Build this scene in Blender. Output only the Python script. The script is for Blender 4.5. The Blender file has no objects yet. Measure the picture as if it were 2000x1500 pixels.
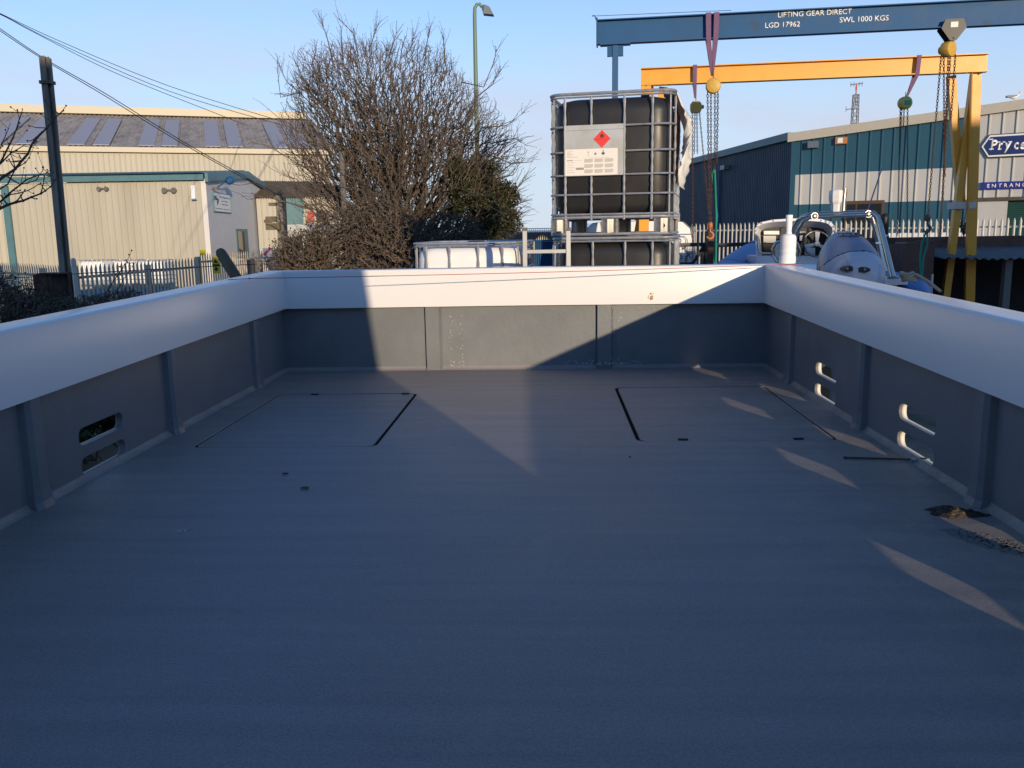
import bpy, bmesh, math, random
import numpy as np
from mathutils import Vector, Matrix
sc = bpy.context.scene
R = math.radians

# ------------------------------------------------------------------ camera
F = 1676.0; ROLL = .0165; HZ = 449.; CZ = 2.36
PITCH = math.atan((750-HZ)/F); YAW = math.atan(75*math.cos(PITCH)/F)
fw = Vector((-math.sin(YAW)*math.cos(PITCH), math.cos(YAW)*math.cos(PITCH), -math.sin(PITCH)))
r0 = Vector((math.cos(YAW), math.sin(YAW), 0)); u0 = r0.cross(fw)
rt = math.cos(ROLL)*r0 - math.sin(ROLL)*u0; up = math.sin(ROLL)*r0 + math.cos(ROLL)*u0
cam = bpy.data.cameras.new('camera'); camo = bpy.data.objects.new('camera', cam); sc.collection.objects.link(camo)
cam.sensor_width = 36; cam.lens = 36*F/2000; cam.clip_start = .05; cam.clip_end = 6000
M = Matrix((rt, up, -fw)).transposed().to_4x4(); M.translation = (0, 0, CZ); camo.matrix_world = M
sc.camera = camo
CAM = Vector((0, 0, CZ))
# ------------------------------------------------------------------ world, sun
SUN = Vector((.41, -1.0, .162)).normalized()        # towards the sun
w = bpy.data.worlds.new('World'); sc.world = w; w.use_nodes = True
nt = w.node_tree; nd = nt.nodes; lk = nt.links; bg = nd['Background']
sky = nd.new('ShaderNodeTexSky'); sky.sky_type = 'NISHITA'; sky.sun_disc = False
sky.sun_elevation = math.asin(SUN.z); sky.sun_rotation = math.atan2(SUN.x, SUN.y)
sky.air_density = 1.0; sky.dust_density = 0; sky.ozone_density = 4.0
tc = nd.new('ShaderNodeTexCoord'); mp = nd.new('ShaderNodeMapping'); mp.inputs['Scale'].default_value = (1, 1, 3.6); mp.inputs['Location'].default_value = (.35, 1.1, .2)
no = nd.new('ShaderNodeTexNoise'); no.inputs['Scale'].default_value = 3.1; no.inputs['Detail'].default_value = 5; no.inputs['Roughness'].default_value = .52
cr = nd.new('ShaderNodeValToRGB'); cr.color_ramp.elements[0].position = .47; cr.color_ramp.elements[1].position = .66
sx = nd.new('ShaderNodeSeparateXYZ')
el = nd.new('ShaderNodeMapRange'); el.inputs[1].default_value = .30; el.inputs[2].default_value = .05; el.inputs[3].default_value = 0; el.inputs[4].default_value = .75
mu = nd.new('ShaderNodeMath'); mu.operation = 'MULTIPLY'
mx = nd.new('ShaderNodeMix'); mx.data_type = 'RGBA'
mx.inputs[7].default_value = (2.6, 2.45, 2.9, 1)
lk.new(tc.outputs['Generated'], mp.inputs[0]); lk.new(mp.outputs[0], no.inputs['Vector']); lk.new(no.outputs['Fac'], cr.inputs[0])
lk.new(tc.outputs['Generated'], sx.inputs[0]); lk.new(sx.outputs['Z'], el.inputs[0])
lk.new(cr.outputs[0], mu.inputs[0]); lk.new(el.outputs[0], mu.inputs[1]); lk.new(mu.outputs[0], mx.inputs[0])
tint = nd.new('ShaderNodeMix'); tint.data_type = 'RGBA'; tint.blend_type = 'MULTIPLY'; tint.inputs[0].default_value = 1; tint.inputs[7].default_value = (1.06, .97, 1.02, 1)
# pale sea haze that thickens just above the horizon
hz = nd.new('ShaderNodeMapRange'); hz.interpolation_type = 'SMOOTHERSTEP'; hz.inputs[1].default_value = .42; hz.inputs[2].default_value = -.03; hz.inputs[3].default_value = .0; hz.inputs[4].default_value = .92
hm = nd.new('ShaderNodeMix'); hm.data_type = 'RGBA'; hm.inputs[7].default_value = (2.45, 2.85, 3.45, 1)
lk.new(sx.outputs['Z'], hz.inputs[0]); lk.new(hz.outputs[0], hm.inputs[0]); lk.new(sky.outputs[0], tint.inputs[6]); lk.new(tint.outputs[2], hm.inputs[6])
lk.new(hm.outputs[2], mx.inputs[6]); lk.new(mx.outputs[2], bg.inputs['Color']); bg.inputs['Strength'].default_value = .15
sl = bpy.data.lights.new('sun', 'SUN'); slo = bpy.data.objects.new('sun', sl); sc.collection.objects.link(slo)
sl.energy = 2.6; sl.angle = R(.5); sl.color = (1, .80, .55); slo.rotation_euler = SUN.to_track_quat('Z', 'Y').to_euler(); slo.location = (6, -20, 9)
vs = sc.view_settings; vs.view_transform = 'Standard'; vs.look = 'None'; vs.exposure = .75; vs.gamma = 1; vs.use_curve_mapping = False

# ------------------------------------------------------------------ pixel helpers (2000x1500 photograph)
def ray(x, y): return fw + rt*((x-1000)/F) - up*((y-750)/F)
def PY(x, y, Y): d = ray(x, y); return CAM + d*(Y/d.y)
def PZ(x, y, z): d = ray(x, y); return CAM + d*((z-CZ)/d.z)
def PX(x, y, X): d = ray(x, y); return CAM + d*(X/d.x)
def PP(x, y, p0, n): d = ray(x, y); return CAM + d*((p0-CAM).dot(n)/d.dot(n))
V = Vector

# ------------------------------------------------------------------ materials
def mat(name, col, rough=.6, metal=0., var=.0, vscale=6., bump=.0, bscale=60., col2=None, c2=(.45, .7), spec=None, trans=0., coat=0., sub=0., stretch=None, streak=None):
    m = bpy.data.materials.new(name); m.use_nodes = True
    n = m.node_tree.nodes; l = m.node_tree.links; b = n['Principled BSDF']
    b.inputs['Roughness'].default_value = rough; b.inputs['Metallic'].default_value = metal
    if spec is not None: b.inputs['Specular IOR Level'].default_value = spec
    if trans: b.inputs['Transmission Weight'].default_value = trans
    if coat: b.inputs['Coat Weight'].default_value = coat; b.inputs['Coat Roughness'].default_value = .12
    if sub: b.inputs['Subsurface Weight'].default_value = sub; b.inputs['Subsurface Scale'].default_value = .05
    c = (*col, 1)
    b.inputs['Base Color'].default_value = c
    t = n.new('ShaderNodeTexCoord'); v = t.outputs['Object']
    if stretch:
        mpn = n.new('ShaderNodeMapping'); mpn.inputs['Scale'].default_value = stretch; l.new(v, mpn.inputs[0]); v = mpn.outputs[0]
    out = None
    if col2 is not None:
        nz = n.new('ShaderNodeTexNoise'); nz.inputs['Scale'].default_value = vscale; nz.inputs['Detail'].default_value = 7; nz.inputs['Roughness'].default_value = .62
        rp = n.new('ShaderNodeValToRGB'); rp.color_ramp.elements[0].position = c2[0]; rp.color_ramp.elements[1].position = c2[1]
        rp.color_ramp.elements[0].color = c; rp.color_ramp.elements[1].color = (*col2, 1)
        l.new(v, nz.inputs['Vector']); l.new(nz.outputs['Fac'], rp.inputs[0]); out = rp.outputs[0]
    if var:
        nz = n.new('ShaderNodeTexNoise'); nz.inputs['Scale'].default_value = vscale*1.7; nz.inputs['Detail'].default_value = 6
        mr = n.new('ShaderNodeMapRange'); mr.inputs[3].default_value = 1-var; mr.inputs[4].default_value = 1+var; mr.inputs[1].default_value = .25; mr.inputs[2].default_value = .75
        mm = n.new('ShaderNodeMix'); mm.data_type = 'RGBA'; mm.blend_type = 'MULTIPLY'; mm.inputs[0].default_value = 1
        mm.inputs[6].default_value = c
        if out: l.new(out, mm.inputs[6])
        l.new(v, nz.inputs['Vector']); l.new(nz.outputs['Fac'], mr.inputs[0]); l.new(mr.outputs[0], mm.inputs[7]); out = mm.outputs[2]
        mr2 = n.new('ShaderNodeMapRange'); rv = min(.12, var*1.5); mr2.inputs[3].default_value = max(0, rough-rv); mr2.inputs[4].default_value = min(1, rough+rv)
        l.new(nz.outputs['Fac'], mr2.inputs[0]); l.new(mr2.outputs[0], b.inputs['Roughness'])
    if out: l.new(out, b.inputs['Base Color'])
    if bump:
        nb = n.new('ShaderNodeTexNoise'); nb.inputs['Scale'].default_value = bscale; nb.inputs['Detail'].default_value = 4
        bp = n.new('ShaderNodeBump'); bp.inputs['Strength'].default_value = bump; bp.inputs['Distance'].default_value = .01
        l.new(t.outputs['Object'], nb.inputs['Vector']); l.new(nb.outputs['Fac'], bp.inputs['Height']); l.new(bp.outputs[0], b.inputs['Normal'])
    return m
m_gel = mat('white_gelcoat', (.74, .725, .715), .28, var=.005, vscale=1.5)
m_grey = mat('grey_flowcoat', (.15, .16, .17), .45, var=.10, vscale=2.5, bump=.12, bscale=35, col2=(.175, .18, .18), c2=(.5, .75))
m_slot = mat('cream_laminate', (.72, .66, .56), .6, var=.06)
m_black = mat('black_plastic', (.012, .012, .013), .45)
m_tankb = mat('black_polyethylene', (.020, .019, .019), .42, var=.15, vscale=3, bump=.1, bscale=6)
m_tankw = mat('white_polyethylene', (.80, .80, .80), .45, sub=.1, var=.03)
m_zinc = mat('galvanised_steel', (.45, .45, .45), .45, .7, var=.15, vscale=12)
m_plate = mat('zinc_plate', (.52, .53, .54), .45, .35, col2=(.44, .44, .38), c2=(.45, .65), vscale=4)
m_paper = mat('label_paper', (.78, .74, .68), .6)
m_ink = mat('dark_ink', (.02, .02, .025), .6)
m_greyink = mat('grey_print', (.42, .39, .35), .7)
m_red = mat('red_print', (.75, .05, .04), .5)
m_alu = mat('dull_aluminium', (.36, .37, .38), .5, .5, var=.12, vscale=9)
m_cream = mat('cream_cladding', (.42, .39, .32), .6, var=.07, vscale=.8, stretch=(1, 1, .15), col2=(.35, .315, .24), c2=(.5, .9))
m_creamtrim = mat('cream_trim', (.46, .41, .30), .5, var=.05)
m_render = mat('grey_render', (.60, .58, .56), .85, var=.05, vscale=2, bump=.2, bscale=20)
m_tealtrim = mat('teal_trim', (.075, .17, .19), .5, var=.12, vscale=1.5)
m_asb = mat('weathered_fibre_cement', (.40, .355, .31), .9, col2=(.23, .20, .175), c2=(.42, .66), vscale=1.1, stretch=(1.6, .5, .5), var=.15)
m_skyl = mat('roof_light', (.34, .335, .37), .6, var=.08)
m_brownroof = mat('mossy_brown_sheet', (.17, .13, .085), .9, col2=(.10, .08, .05), c2=(.4, .7), vscale=1.5)
m_glass = mat('dark_glass', (.02, .025, .03), .08)
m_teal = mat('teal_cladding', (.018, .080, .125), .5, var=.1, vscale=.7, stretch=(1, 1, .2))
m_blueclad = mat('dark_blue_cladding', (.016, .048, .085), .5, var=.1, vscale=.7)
m_whiteclad = mat('off_white_cladding', (.48, .475, .455), .55, var=.07, vscale=.8, stretch=(1, 1, .2), col2=(.40, .385, .35), c2=(.5, .85))
m_fascia = mat('pale_fascia', (.46, .42, .34), .5, var=.05)
m_shutter = mat('green_shutter', (.02, .07, .065), .5)
m_woodbrown = mat('brown_timber', (.09, .05, .03), .7, var=.2)
m_signblue = mat('sign_navy', (.015, .03, .13), .35)
m_signblue2 = mat('sign_royal_blue', (.02, .03, .22), .35)
m_signwhite = mat('sign_white', (.78, .77, .74), .4)
m_white = mat('white_paint', (.75, .75, .75), .4, var=.04)
m_bluesteel = mat('blue_painted_steel', (.016, .085, .21), .6, var=.12, vscale=3, col2=(.045, .05, .06), c2=(.62, .78), bump=.1, bscale=25, spec=.3)
m_yellow = mat('yellow_painted_steel', (.72, .34, .03), .42, var=.07, vscale=3, bump=.05)
m_sling = mat('purple_webbing', (.17, .09, .17), .85, var=.15, vscale=20)
m_hoist = mat('worn_yellow_paint', (.55, .33, .05), .5, col2=(.12, .07, .03), c2=(.60, .78), vscale=14, var=.1)
m_chain = mat('dark_chain_steel', (.11, .09, .075), .55, .5, var=.25, vscale=8)
m_rustchain = mat('rusty_chain_steel', (.10, .045, .025), .8, .2, var=.3, vscale=8)
m_orange = mat('orange_hook_paint', (.42, .12, .03), .5, var=.2, vscale=20)
m_greenrope = mat('green_webbing', (.01, .20, .13), .8, var=.1, vscale=30)
m_greenlabel = mat('green_print', (.02, .35, .16), .5)
m_hypalon = mat('blue_hypalon', (.035, .17, .44), .55, var=.08, vscale=4, bump=.05, bscale=12)
m_steel = mat('polished_stainless', (.56, .51, .44), .2, 1.)
m_fab_cream = mat('cream_gelcoat', (.62, .58, .48), .4, var=.05)
m_cowldark = mat('dark_grey_cowl', (.24, .26, .33), .4, coat=.15)
m_cowl = mat('silver_cowl', (.47, .50, .58), .38, coat=.2)
m_bottle = mat('translucent_plastic', (.86, .85, .84), .4, sub=.35)
m_brick = mat('dark_brick', (.11, .06, .045), .9, var=.3, vscale=5, bump=.6, bscale=12)
m_corr = mat('dull_corrugated_sheet', (.12, .13, .13), .8, var=.25, vscale=3)
m_shade = mat('painted_interior_shade', (.02, .02, .022), .95, var=.3, vscale=2)  # near-black colour standing in for the shade inside the lean-to
m_pale = mat('weathered_palisade', (.58, .48, .35), .75, .2, var=.18, vscale=5, col2=(.38, .34, .28), c2=(.45, .7))
m_palenew = mat('galvanised_palisade', (.55, .52, .46), .6, .25, var=.15, vscale=3, col2=(.30, .17, .09), c2=(.66, .74))
m_rsj = mat('weathered_steel_post', (.25, .22, .175), .7, .1, var=.25, vscale=5, stretch=(3, 3, .3), col2=(.12, .105, .085), c2=(.45, .65))
m_rust = mat('rusty_steel', (.10, .055, .035), .85, .1, var=.35, vscale=5, col2=(.04, .03, .028), c2=(.45, .65))
m_timber = mat('weathered_timber', (.15, .12, .08), .9, var=.25, vscale=6, stretch=(1, 1, .3), bump=.4, bscale=30)
m_timbergrey = mat('grey_timber', (.14, .13, .12), .9, var=.25, vscale=6, stretch=(2, 2, .3), bump=.4, bscale=30)
m_lampgreen = mat('lamp_post_green', (.13, .20, .13), .5, var=.1, vscale=3)
m_lamphead = mat('grey_lantern', (.13, .15, .18), .4)
m_bark = mat('grey_brown_bark', (.085, .066, .05), .9, var=.3, vscale=7)
m_twig = mat('brown_twigs', (.112, .083, .062), .9, var=.3, vscale=5)
m_ivy = mat('dark_ivy_leaves', (.040, .050, .016), .55, var=.45, vscale=4)
m_bramble = mat('bramble_leaves', (.062, .054, .026), .7, var=.45, vscale=4)
m_cable = mat('black_cable', (.012, .012, .014), .6)
m_bund = mat('blue_bund_plastic', (.02, .17, .33), .5, var=.1)
m_van = mat('white_van_paint', (.72, .73, .76), .3, coat=.4)
m_tile = mat('mesh_grey', (.10, .10, .10), .6)
m_cloth = mat('dirty_white_tarpaulin', (.68, .64, .58), .7, var=.08, vscale=5, bump=.3, bscale=8, sub=.1)
m_string = mat('red_string', (.42, .10, .09), .9)
m_rope = mat('beige_rope', (.42, .36, .26), .9, var=.2, vscale=30, bump=.6, bscale=60)
m_leaf = mat('dead_leaf', (.11, .055, .025), .8)
m_gapshade = mat('painted_gap_shade', (.006, .006, .007), .95, spec=.05)  # black colour standing in for shade in the hatch gaps
m_foot = mat('zinc_feet', (.30, .29, .27), .5, .6, var=.3, vscale=20)
m_grit = mat('grit_heap', (.05, .038, .028), .95, var=.5, vscale=60, bump=1, bscale=120, col2=(.10, .08, .055), c2=(.5, .6))
m_dust = mat('pale_dried_mud', (.24, .235, .225), .9, var=.3, vscale=60)
m_gull = mat('white_feathers', (.74, .73, .70), .8); m_gullg = mat('grey_feathers', (.24, .25, .27), .8)
m_yel = mat('yellow_notice', (.75, .55, .02), .5)
m_lattice = mat('lattice_steel', (.20, .20, .20), .6)
m_amber = mat('amber_alarm_box', (.50, .18, .04), .5)

# deck: worn flow-coat with grit, dusty film towards the bulwarks and scrapes
m_deck = mat('grey_deck_paint', (.225, .203, .198), .52, var=.09, vscale=1.0, bump=.3, bscale=220)
def deck_nodes(m):
    n = m.node_tree.nodes; l = m.node_tree.links; b = n['Principled BSDF']
    src = b.inputs['Base Color'].links[0].from_socket
    t = n.new('ShaderNodeTexCoord'); s = n.new('ShaderNodeSeparateXYZ'); l.new(t.outputs['Object'], s.inputs[0])
    def math_(op, a, bb=None, c=None):
        q = n.new('ShaderNodeMath'); q.operation = op
        for i, z in enumerate((a, bb, c)):
            if z is None: continue
            if isinstance(z, (int, float)): q.inputs[i].default_value = z
            else: l.new(z, q.inputs[i])
        return q.outputs[0]
    # distance to the nearest side wall and to the transom, in metres
    ax = math_('SUBTRACT', 1.92, math_('ABSOLUTE', math_('ADD', s.outputs['X'], .205)))
    ay = math_('SUBTRACT', 6.8, s.outputs['Y'])
    dd = math_('MINIMUM', ax, ay)
    edge = n.new('ShaderNodeMapRange'); edge.inputs[1].default_value = .95; edge.inputs[2].default_value = .0; edge.inputs[3].default_value = 0; edge.inputs[4].default_value = 1
    l.new(dd, edge.inputs[0])
    nz = n.new('ShaderNodeTexNoise'); nz.inputs['Scale'].default_value = 5; nz.inputs['Detail'].default_value = 9; nz.inputs['Roughness'].default_value = .7
    l.new(t.outputs['Object'], nz.inputs['Vector'])
    rp = n.new('ShaderNodeMapRange'); rp.inputs[1].default_value = .40; rp.inputs[2].default_value = .62; l.new(nz.outputs['Fac'], rp.inputs[0])
    f = math_('MULTIPLY', math_('MULTIPLY', edge.outputs[0], rp.outputs[0]), .85)
    mxx = n.new('ShaderNodeMix'); mxx.data_type = 'RGBA'; l.new(f, mxx.inputs[0]); l.new(src, mxx.inputs[6]); mxx.inputs[7].default_value = (.30, .27, .225, 1)
    # long faint roller marks across the deck
    mpp = n.new('ShaderNodeMapping'); mpp.inputs['Scale'].default_value = (.5, 9, 1); l.new(t.outputs['Object'], mpp.inputs[0])
    n2 = n.new('ShaderNodeTexNoise'); n2.inputs['Scale'].default_value = 1.4; n2.inputs['Detail'].default_value = 5; l.new(mpp.outputs[0], n2.inputs['Vector'])
    r2 = n.new('ShaderNodeMapRange'); r2.inputs[1].default_value = .3; r2.inputs[2].default_value = .7; r2.inputs[3].default_value = .90; r2.inputs[4].default_value = 1.10; l.new(n2.outputs['Fac'], r2.inputs[0])
    m2 = n.new('ShaderNodeMix'); m2.data_type = 'RGBA'; m2.blend_type = 'MULTIPLY'; m2.inputs[0].default_value = 1
    l.new(mxx.outputs[2], m2.inputs[6]); l.new(r2.outputs[0], m2.inputs[7])
    # white scuffs
    n3 = n.new('ShaderNodeTexNoise'); n3.inputs['Scale'].default_value = 11; n3.inputs['Detail'].default_value = 12; n3.inputs['Roughness'].default_value = .8
    l.new(t.outputs['Object'], n3.inputs['Vector'])
    r3 = n.new('ShaderNodeMapRange'); r3.inputs[1].default_value = .635; r3.inputs[2].default_value = .70; r3.inputs[3].default_value = 0; r3.inputs[4].default_value = .45; l.new(n3.outputs['Fac'], r3.inputs[0])
    m3 = n.new('ShaderNodeMix'); m3.data_type = 'RGBA'; l.new(r3.outputs[0], m3.inputs[0]); l.new(m2.outputs[2], m3.inputs[6]); m3.inputs[7].default_value = (.34, .35, .37, 1)
    # fine speckle of the flow-coat
    n4 = n.new('ShaderNodeTexNoise'); n4.inputs['Scale'].default_value = 170; n4.inputs['Detail'].default_value = 2; l.new(t.outputs['Object'], n4.inputs['Vector'])
    r4 = n.new('ShaderNodeMapRange'); r4.inputs[1].default_value = .3; r4.inputs[2].default_value = .7; r4.inputs[3].default_value = .80; r4.inputs[4].default_value = 1.2; l.new(n4.outputs['Fac'], r4.inputs[0])
    m4 = n.new('ShaderNodeMix'); m4.data_type = 'RGBA'; m4.blend_type = 'MULTIPLY'; m4.inputs[0].default_value = 1; l.new(m3.outputs[2], m4.inputs[6]); l.new(r4.outputs[0], m4.inputs[7])
    # faint footprints and water marks, larger blotches
    n5 = n.new('ShaderNodeTexNoise'); n5.inputs['Scale'].default_value = 2.3; n5.inputs['Detail'].default_value = 10; n5.inputs['Roughness'].default_value = .72; n5.inputs['Distortion'].default_value = 1.2; l.new(t.outputs['Object'], n5.inputs['Vector'])
    r5 = n.new('ShaderNodeMapRange'); r5.inputs[1].default_value = .56; r5.inputs[2].default_value = .66; r5.inputs[3].default_value = 0; r5.inputs[4].default_value = .38; l.new(n5.outputs['Fac'], r5.inputs[0])
    m5 = n.new('ShaderNodeMix'); m5.data_type = 'RGBA'; l.new(r5.outputs[0], m5.inputs[0]); l.new(m4.outputs[2], m5.inputs[6]); m5.inputs[7].default_value = (.27, .255, .235, 1)
    l.new(m5.outputs[2], b.inputs['Base Color'])
deck_nodes(m_deck)

# ------------------------------------------------------------------ mesh builder
OFF = {}
def off(p): return OFF.get(p.name, V((0, 0, 0))) if p else None
def perp(d):
    a = V((0, 0, 1)) if abs(d.z) < .9 else V((0, 1, 0))
    s = d.cross(a).normalized(); return s, s.cross(d).normalized()
class MB:
    def __init__(s): s.v = []; s.f = []; s.m = []; s.mi = 0
    def add(s, vs_, fs):
        b = len(s.v); s.v.extend(tuple(p) for p in vs_)
        for f in fs: s.f.append(tuple(b+i for i in f)); s.m.append(s.mi)
    def box(s, a, b):
        x0, y0, z0 = a; x1, y1, z1 = b
        if x0 > x1: x0, x1 = x1, x0
        if y0 > y1: y0, y1 = y1, y0
        if z0 > z1: z0, z1 = z1, z0
        s.add([(x0, y0, z0), (x1, y0, z0), (x1, y1, z0), (x0, y1, z0), (x0, y0, z1), (x1, y0, z1), (x1, y1, z1), (x0, y1, z1)],
              [(0, 3, 2, 1), (4, 5, 6, 7), (0, 1, 5, 4), (1, 2, 6, 5), (2, 3, 7, 6), (3, 0, 4, 7)])
    def obox(s, c, ax, ay, az):   # centre and three half-vectors
        c, ax, ay, az = V(c), V(ax), V(ay), V(az)
        p = [c+ax*i+ay*j+az*k for k in (-1, 1) for i, j in ((-1, -1), (1, -1), (1, 1), (-1, 1))]
        s.add(p, [(0, 3, 2, 1), (4, 5, 6, 7), (0, 1, 5, 4), (1, 2, 6, 5), (2, 3, 7, 6), (3, 0, 4, 7)])
    def bar(s, a, b, w_, h_, side=None):
        a, b = V(a), V(b); d = (b-a).normalized()
        sd, u = perp(d)
        if side is not None: sd = (V(side)-d*V(side).dot(d)).normalized(); u = sd.cross(d)
        s.obox((a+b)/2, (b-a)/2, sd*w_/2, u*h_/2)
    def sweep(s, prof, a, b, side):    # profile of (side, up) pairs swept from a to b
        a, b = V(a), V(b); d = (b-a).normalized(); sd = (V(side)-d*V(side).dot(d)).normalized(); u = d.cross(sd)
        if u.z < 0: u = -u
        n = len(prof); vs_ = [p+sd*x+u*y for p in (a, b) for x, y in prof]
        s.add(vs_, [(i, (i+1) % n, n+(i+1) % n, n+i) for i in range(n)]+[tuple(range(n))[::-1], tuple(range(n, 2*n))])
    def tube(s, pts, r, n=8, caps=True, closed=False):
        pts = [V(p) for p in pts]; k = len(pts); rr = r if isinstance(r, (list, tuple)) else [r]*k
        vs_ = []; fs = []; prev = None
        for i, p in enumerate(pts):
            if closed: d = pts[(i+1) % k]-pts[i-1]
            else: d = pts[min(i+1, k-1)]-pts[max(i-1, 0)]
            if d.length < 1e-9: d = V((0, 0, 1))
            d.normalize()
            if prev is None: a, b = perp(d)
            else:
                a = prev-d*prev.dot(d)
                if a.length < 1e-6: a, b = perp(d)
                a.normalize(); b = a.cross(d)
            prev = a
            for j in range(n):
                t = 2*math.pi*j/n; vs_.append(p+(a*math.cos(t)+b*math.sin(t))*rr[i])
        for i in range(k if closed else k-1):
            for j in range(n):
                i2 = (i+1) % k; fs.append((i*n+j, i*n+(j+1) % n, i2*n+(j+1) % n, i2*n+j))
        if caps and not closed: fs.append(tuple(range(n))[::-1]); fs.append(tuple(range((k-1)*n, k*n)))
        s.add(vs_, fs)
    def lathe(s, prof, c, ax=(0, 0, 1), n=16):   # profile of (radius, height)
        c = V(c); d = V(ax).normalized(); a, b = perp(d); vs_ = []; fs = []
        for rr, h in prof:
            for j in range(n):
                t = 2*math.pi*j/n; vs_.append(c+d*h+(a*math.cos(t)+b*math.sin(t))*rr)
        k = len(prof)
        for i in range(k-1):
            for j in range(n): fs.append((i*n+j, i*n+(j+1) % n, (i+1)*n+(j+1) % n, (i+1)*n+j))
        fs.append(tuple(range(n))[::-1]); fs.append(tuple(range((k-1)*n, k*n)))
        s.add(vs_, fs)
    def ball(s, c, r, n=10, sc_=(1, 1, 1)):
        c = V(c); vs_ = []; fs = []; m_ = n//2
        for i in range(m_+1):
            p = math.pi*i/m_
            for j in range(n):
                t = 2*math.pi*j/n; vs_.append(c+V((math.sin(p)*math.cos(t)*sc_[0], math.sin(p)*math.sin(t)*sc_[1], math.cos(p)*sc_[2]))*r)
        for i in range(m_):
            for j in range(n): fs.append((i*n+j, (i+1)*n+j, (i+1)*n+(j+1) % n, i*n+(j+1) % n))
        s.add(vs_, fs)
    def prism(s, poly, dvec):       # 3D polygon extruded by a vector
        poly = [V(p) for p in poly]; n = len(poly); d = V(dvec)
        s.add(poly+[p+d for p in poly], [tuple(range(n))[::-1], tuple(range(n, 2*n))]+[(i, (i+1) % n, n+(i+1) % n, n+i) for i in range(n)])
    def loft(s, rings, caps=True):
        n = len(rings[0]); k = len(rings); vs_ = [p for r_ in rings for p in r_]
        fs = [(i*n+j, i*n+(j+1) % n, (i+1)*n+(j+1) % n, (i+1)*n+j) for i in range(k-1) for j in range(n)]
        if caps: fs += [tuple(range(n))[::-1], tuple(range((k-1)*n, k*n))]
        s.add(vs_, fs)
    def mesh(s, m_, o=V((0, 0, 0)), smooth=False, fixn=False):
        me = bpy.data.meshes.new('mesh')
        me.from_pydata([(p[0]-o[0], p[1]-o[1], p[2]-o[2]) for p in s.v], [], s.f)
        for q in (m_ if isinstance(m_, (list, tuple)) else [m_]): me.materials.append(q)
        me.polygons.foreach_set('material_index', s.m)
        if smooth: me.polygons.foreach_set('use_smooth', [True]*len(s.f))
        if fixn:
            bm = bmesh.new(); bm.from_mesh(me); bmesh.ops.recalc_face_normals(bm, faces=bm.faces); bm.to_mesh(me); bm.free()
        if smooth:
            try: me.set_sharp_from_angle(angle=R(38))
            except Exception: pass
        me.update(); return me
    def build(s, name, m_, parent=None, smooth=False, o=None, fixn=True):
        if parent is not None: oo = off(parent)
        elif o is not None: oo = V(o)
        else:
            a = np.array(s.v); oo = V(((a[:, 0].min()+a[:, 0].max())/2, (a[:, 1].min()+a[:, 1].max())/2, a[:, 2].min()))
        ob = bpy.data.objects.new(name, s.mesh(m_, oo, smooth, fixn)); sc.collection.objects.link(ob)
        if parent is not None: ob.parent = parent
        else: ob.location = oo
        OFF[ob.name] = oo
        return ob
def tag(o, label=None, cat=None, group=None, kind=None):
    if label: o['label'] = label
    if cat: o['category'] = cat
    if group: o['group'] = group
    if kind: o['kind'] = kind
    return o
def thing(name, loc, label, cat, group=None, local=False):
    o = bpy.data.objects.new(name, None); sc.collection.objects.link(o); o.location = loc; o.empty_display_size = .2
    OFF[o.name] = V((0, 0, 0)) if local else V(loc)
    return tag(o, label, cat, group)
def copy_tree(o, parent=None):
    c = o.copy(); sc.collection.objects.link(c); OFF[c.name] = OFF.get(o.name, V((0, 0, 0)))
    if parent: c.parent = parent
    for ch in [x for x in sc.objects if x.parent == o]: copy_tree(ch, c)
    return c
def text(body, p0, p1, h, n, m_, name, parent, ext=.002, shear=0., bold=0., lift=.003):
    """lettering whose baseline runs from p0 to p1; h is the cap height; n the outward normal"""
    cu = bpy.data.curves.new('t', 'FONT'); cu.body = body; cu.size = 1; cu.extrude = 0; cu.shear = shear; cu.offset = bold; cu.resolution_u = 3
    ob = bpy.data.objects.new('t', cu); me = bpy.data.meshes.new_from_object(ob)
    a = np.array([v.co for v in me.vertices]); x0, x1 = a[:, 0].min(), a[:, 0].max()
    p0, p1, n = V(p0), V(p1), V(n).normalized(); ex = p1-p0; sxx = 1/(x1-x0)
    ey = n.cross(ex).normalized(); oo = off(parent)
    capH = .73
    for v in me.vertices: v.co = p0+ex*((v.co.x-x0)*sxx)+ey*(v.co.y/capH*h)+n*lift-oo
    me.materials.clear(); me.materials.append(m_)
    bm = bmesh.new(); bm.from_mesh(me)
    g = bmesh.ops.extrude_face_region(bm, geom=bm.faces[:]); bmesh.ops.translate(bm, vec=n*ext, verts=[e for e in g['geom'] if isinstance(e, bmesh.types.BMVert)])
    bmesh.ops.recalc_face_normals(bm, faces=bm.faces); bm.to_mesh(me); bm.free()
    o = bpy.data.objects.new(name, me); sc.collection.objects.link(o); o.parent = parent
    bpy.data.objects.remove(ob); OFF[o.name] = oo
    return o
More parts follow.
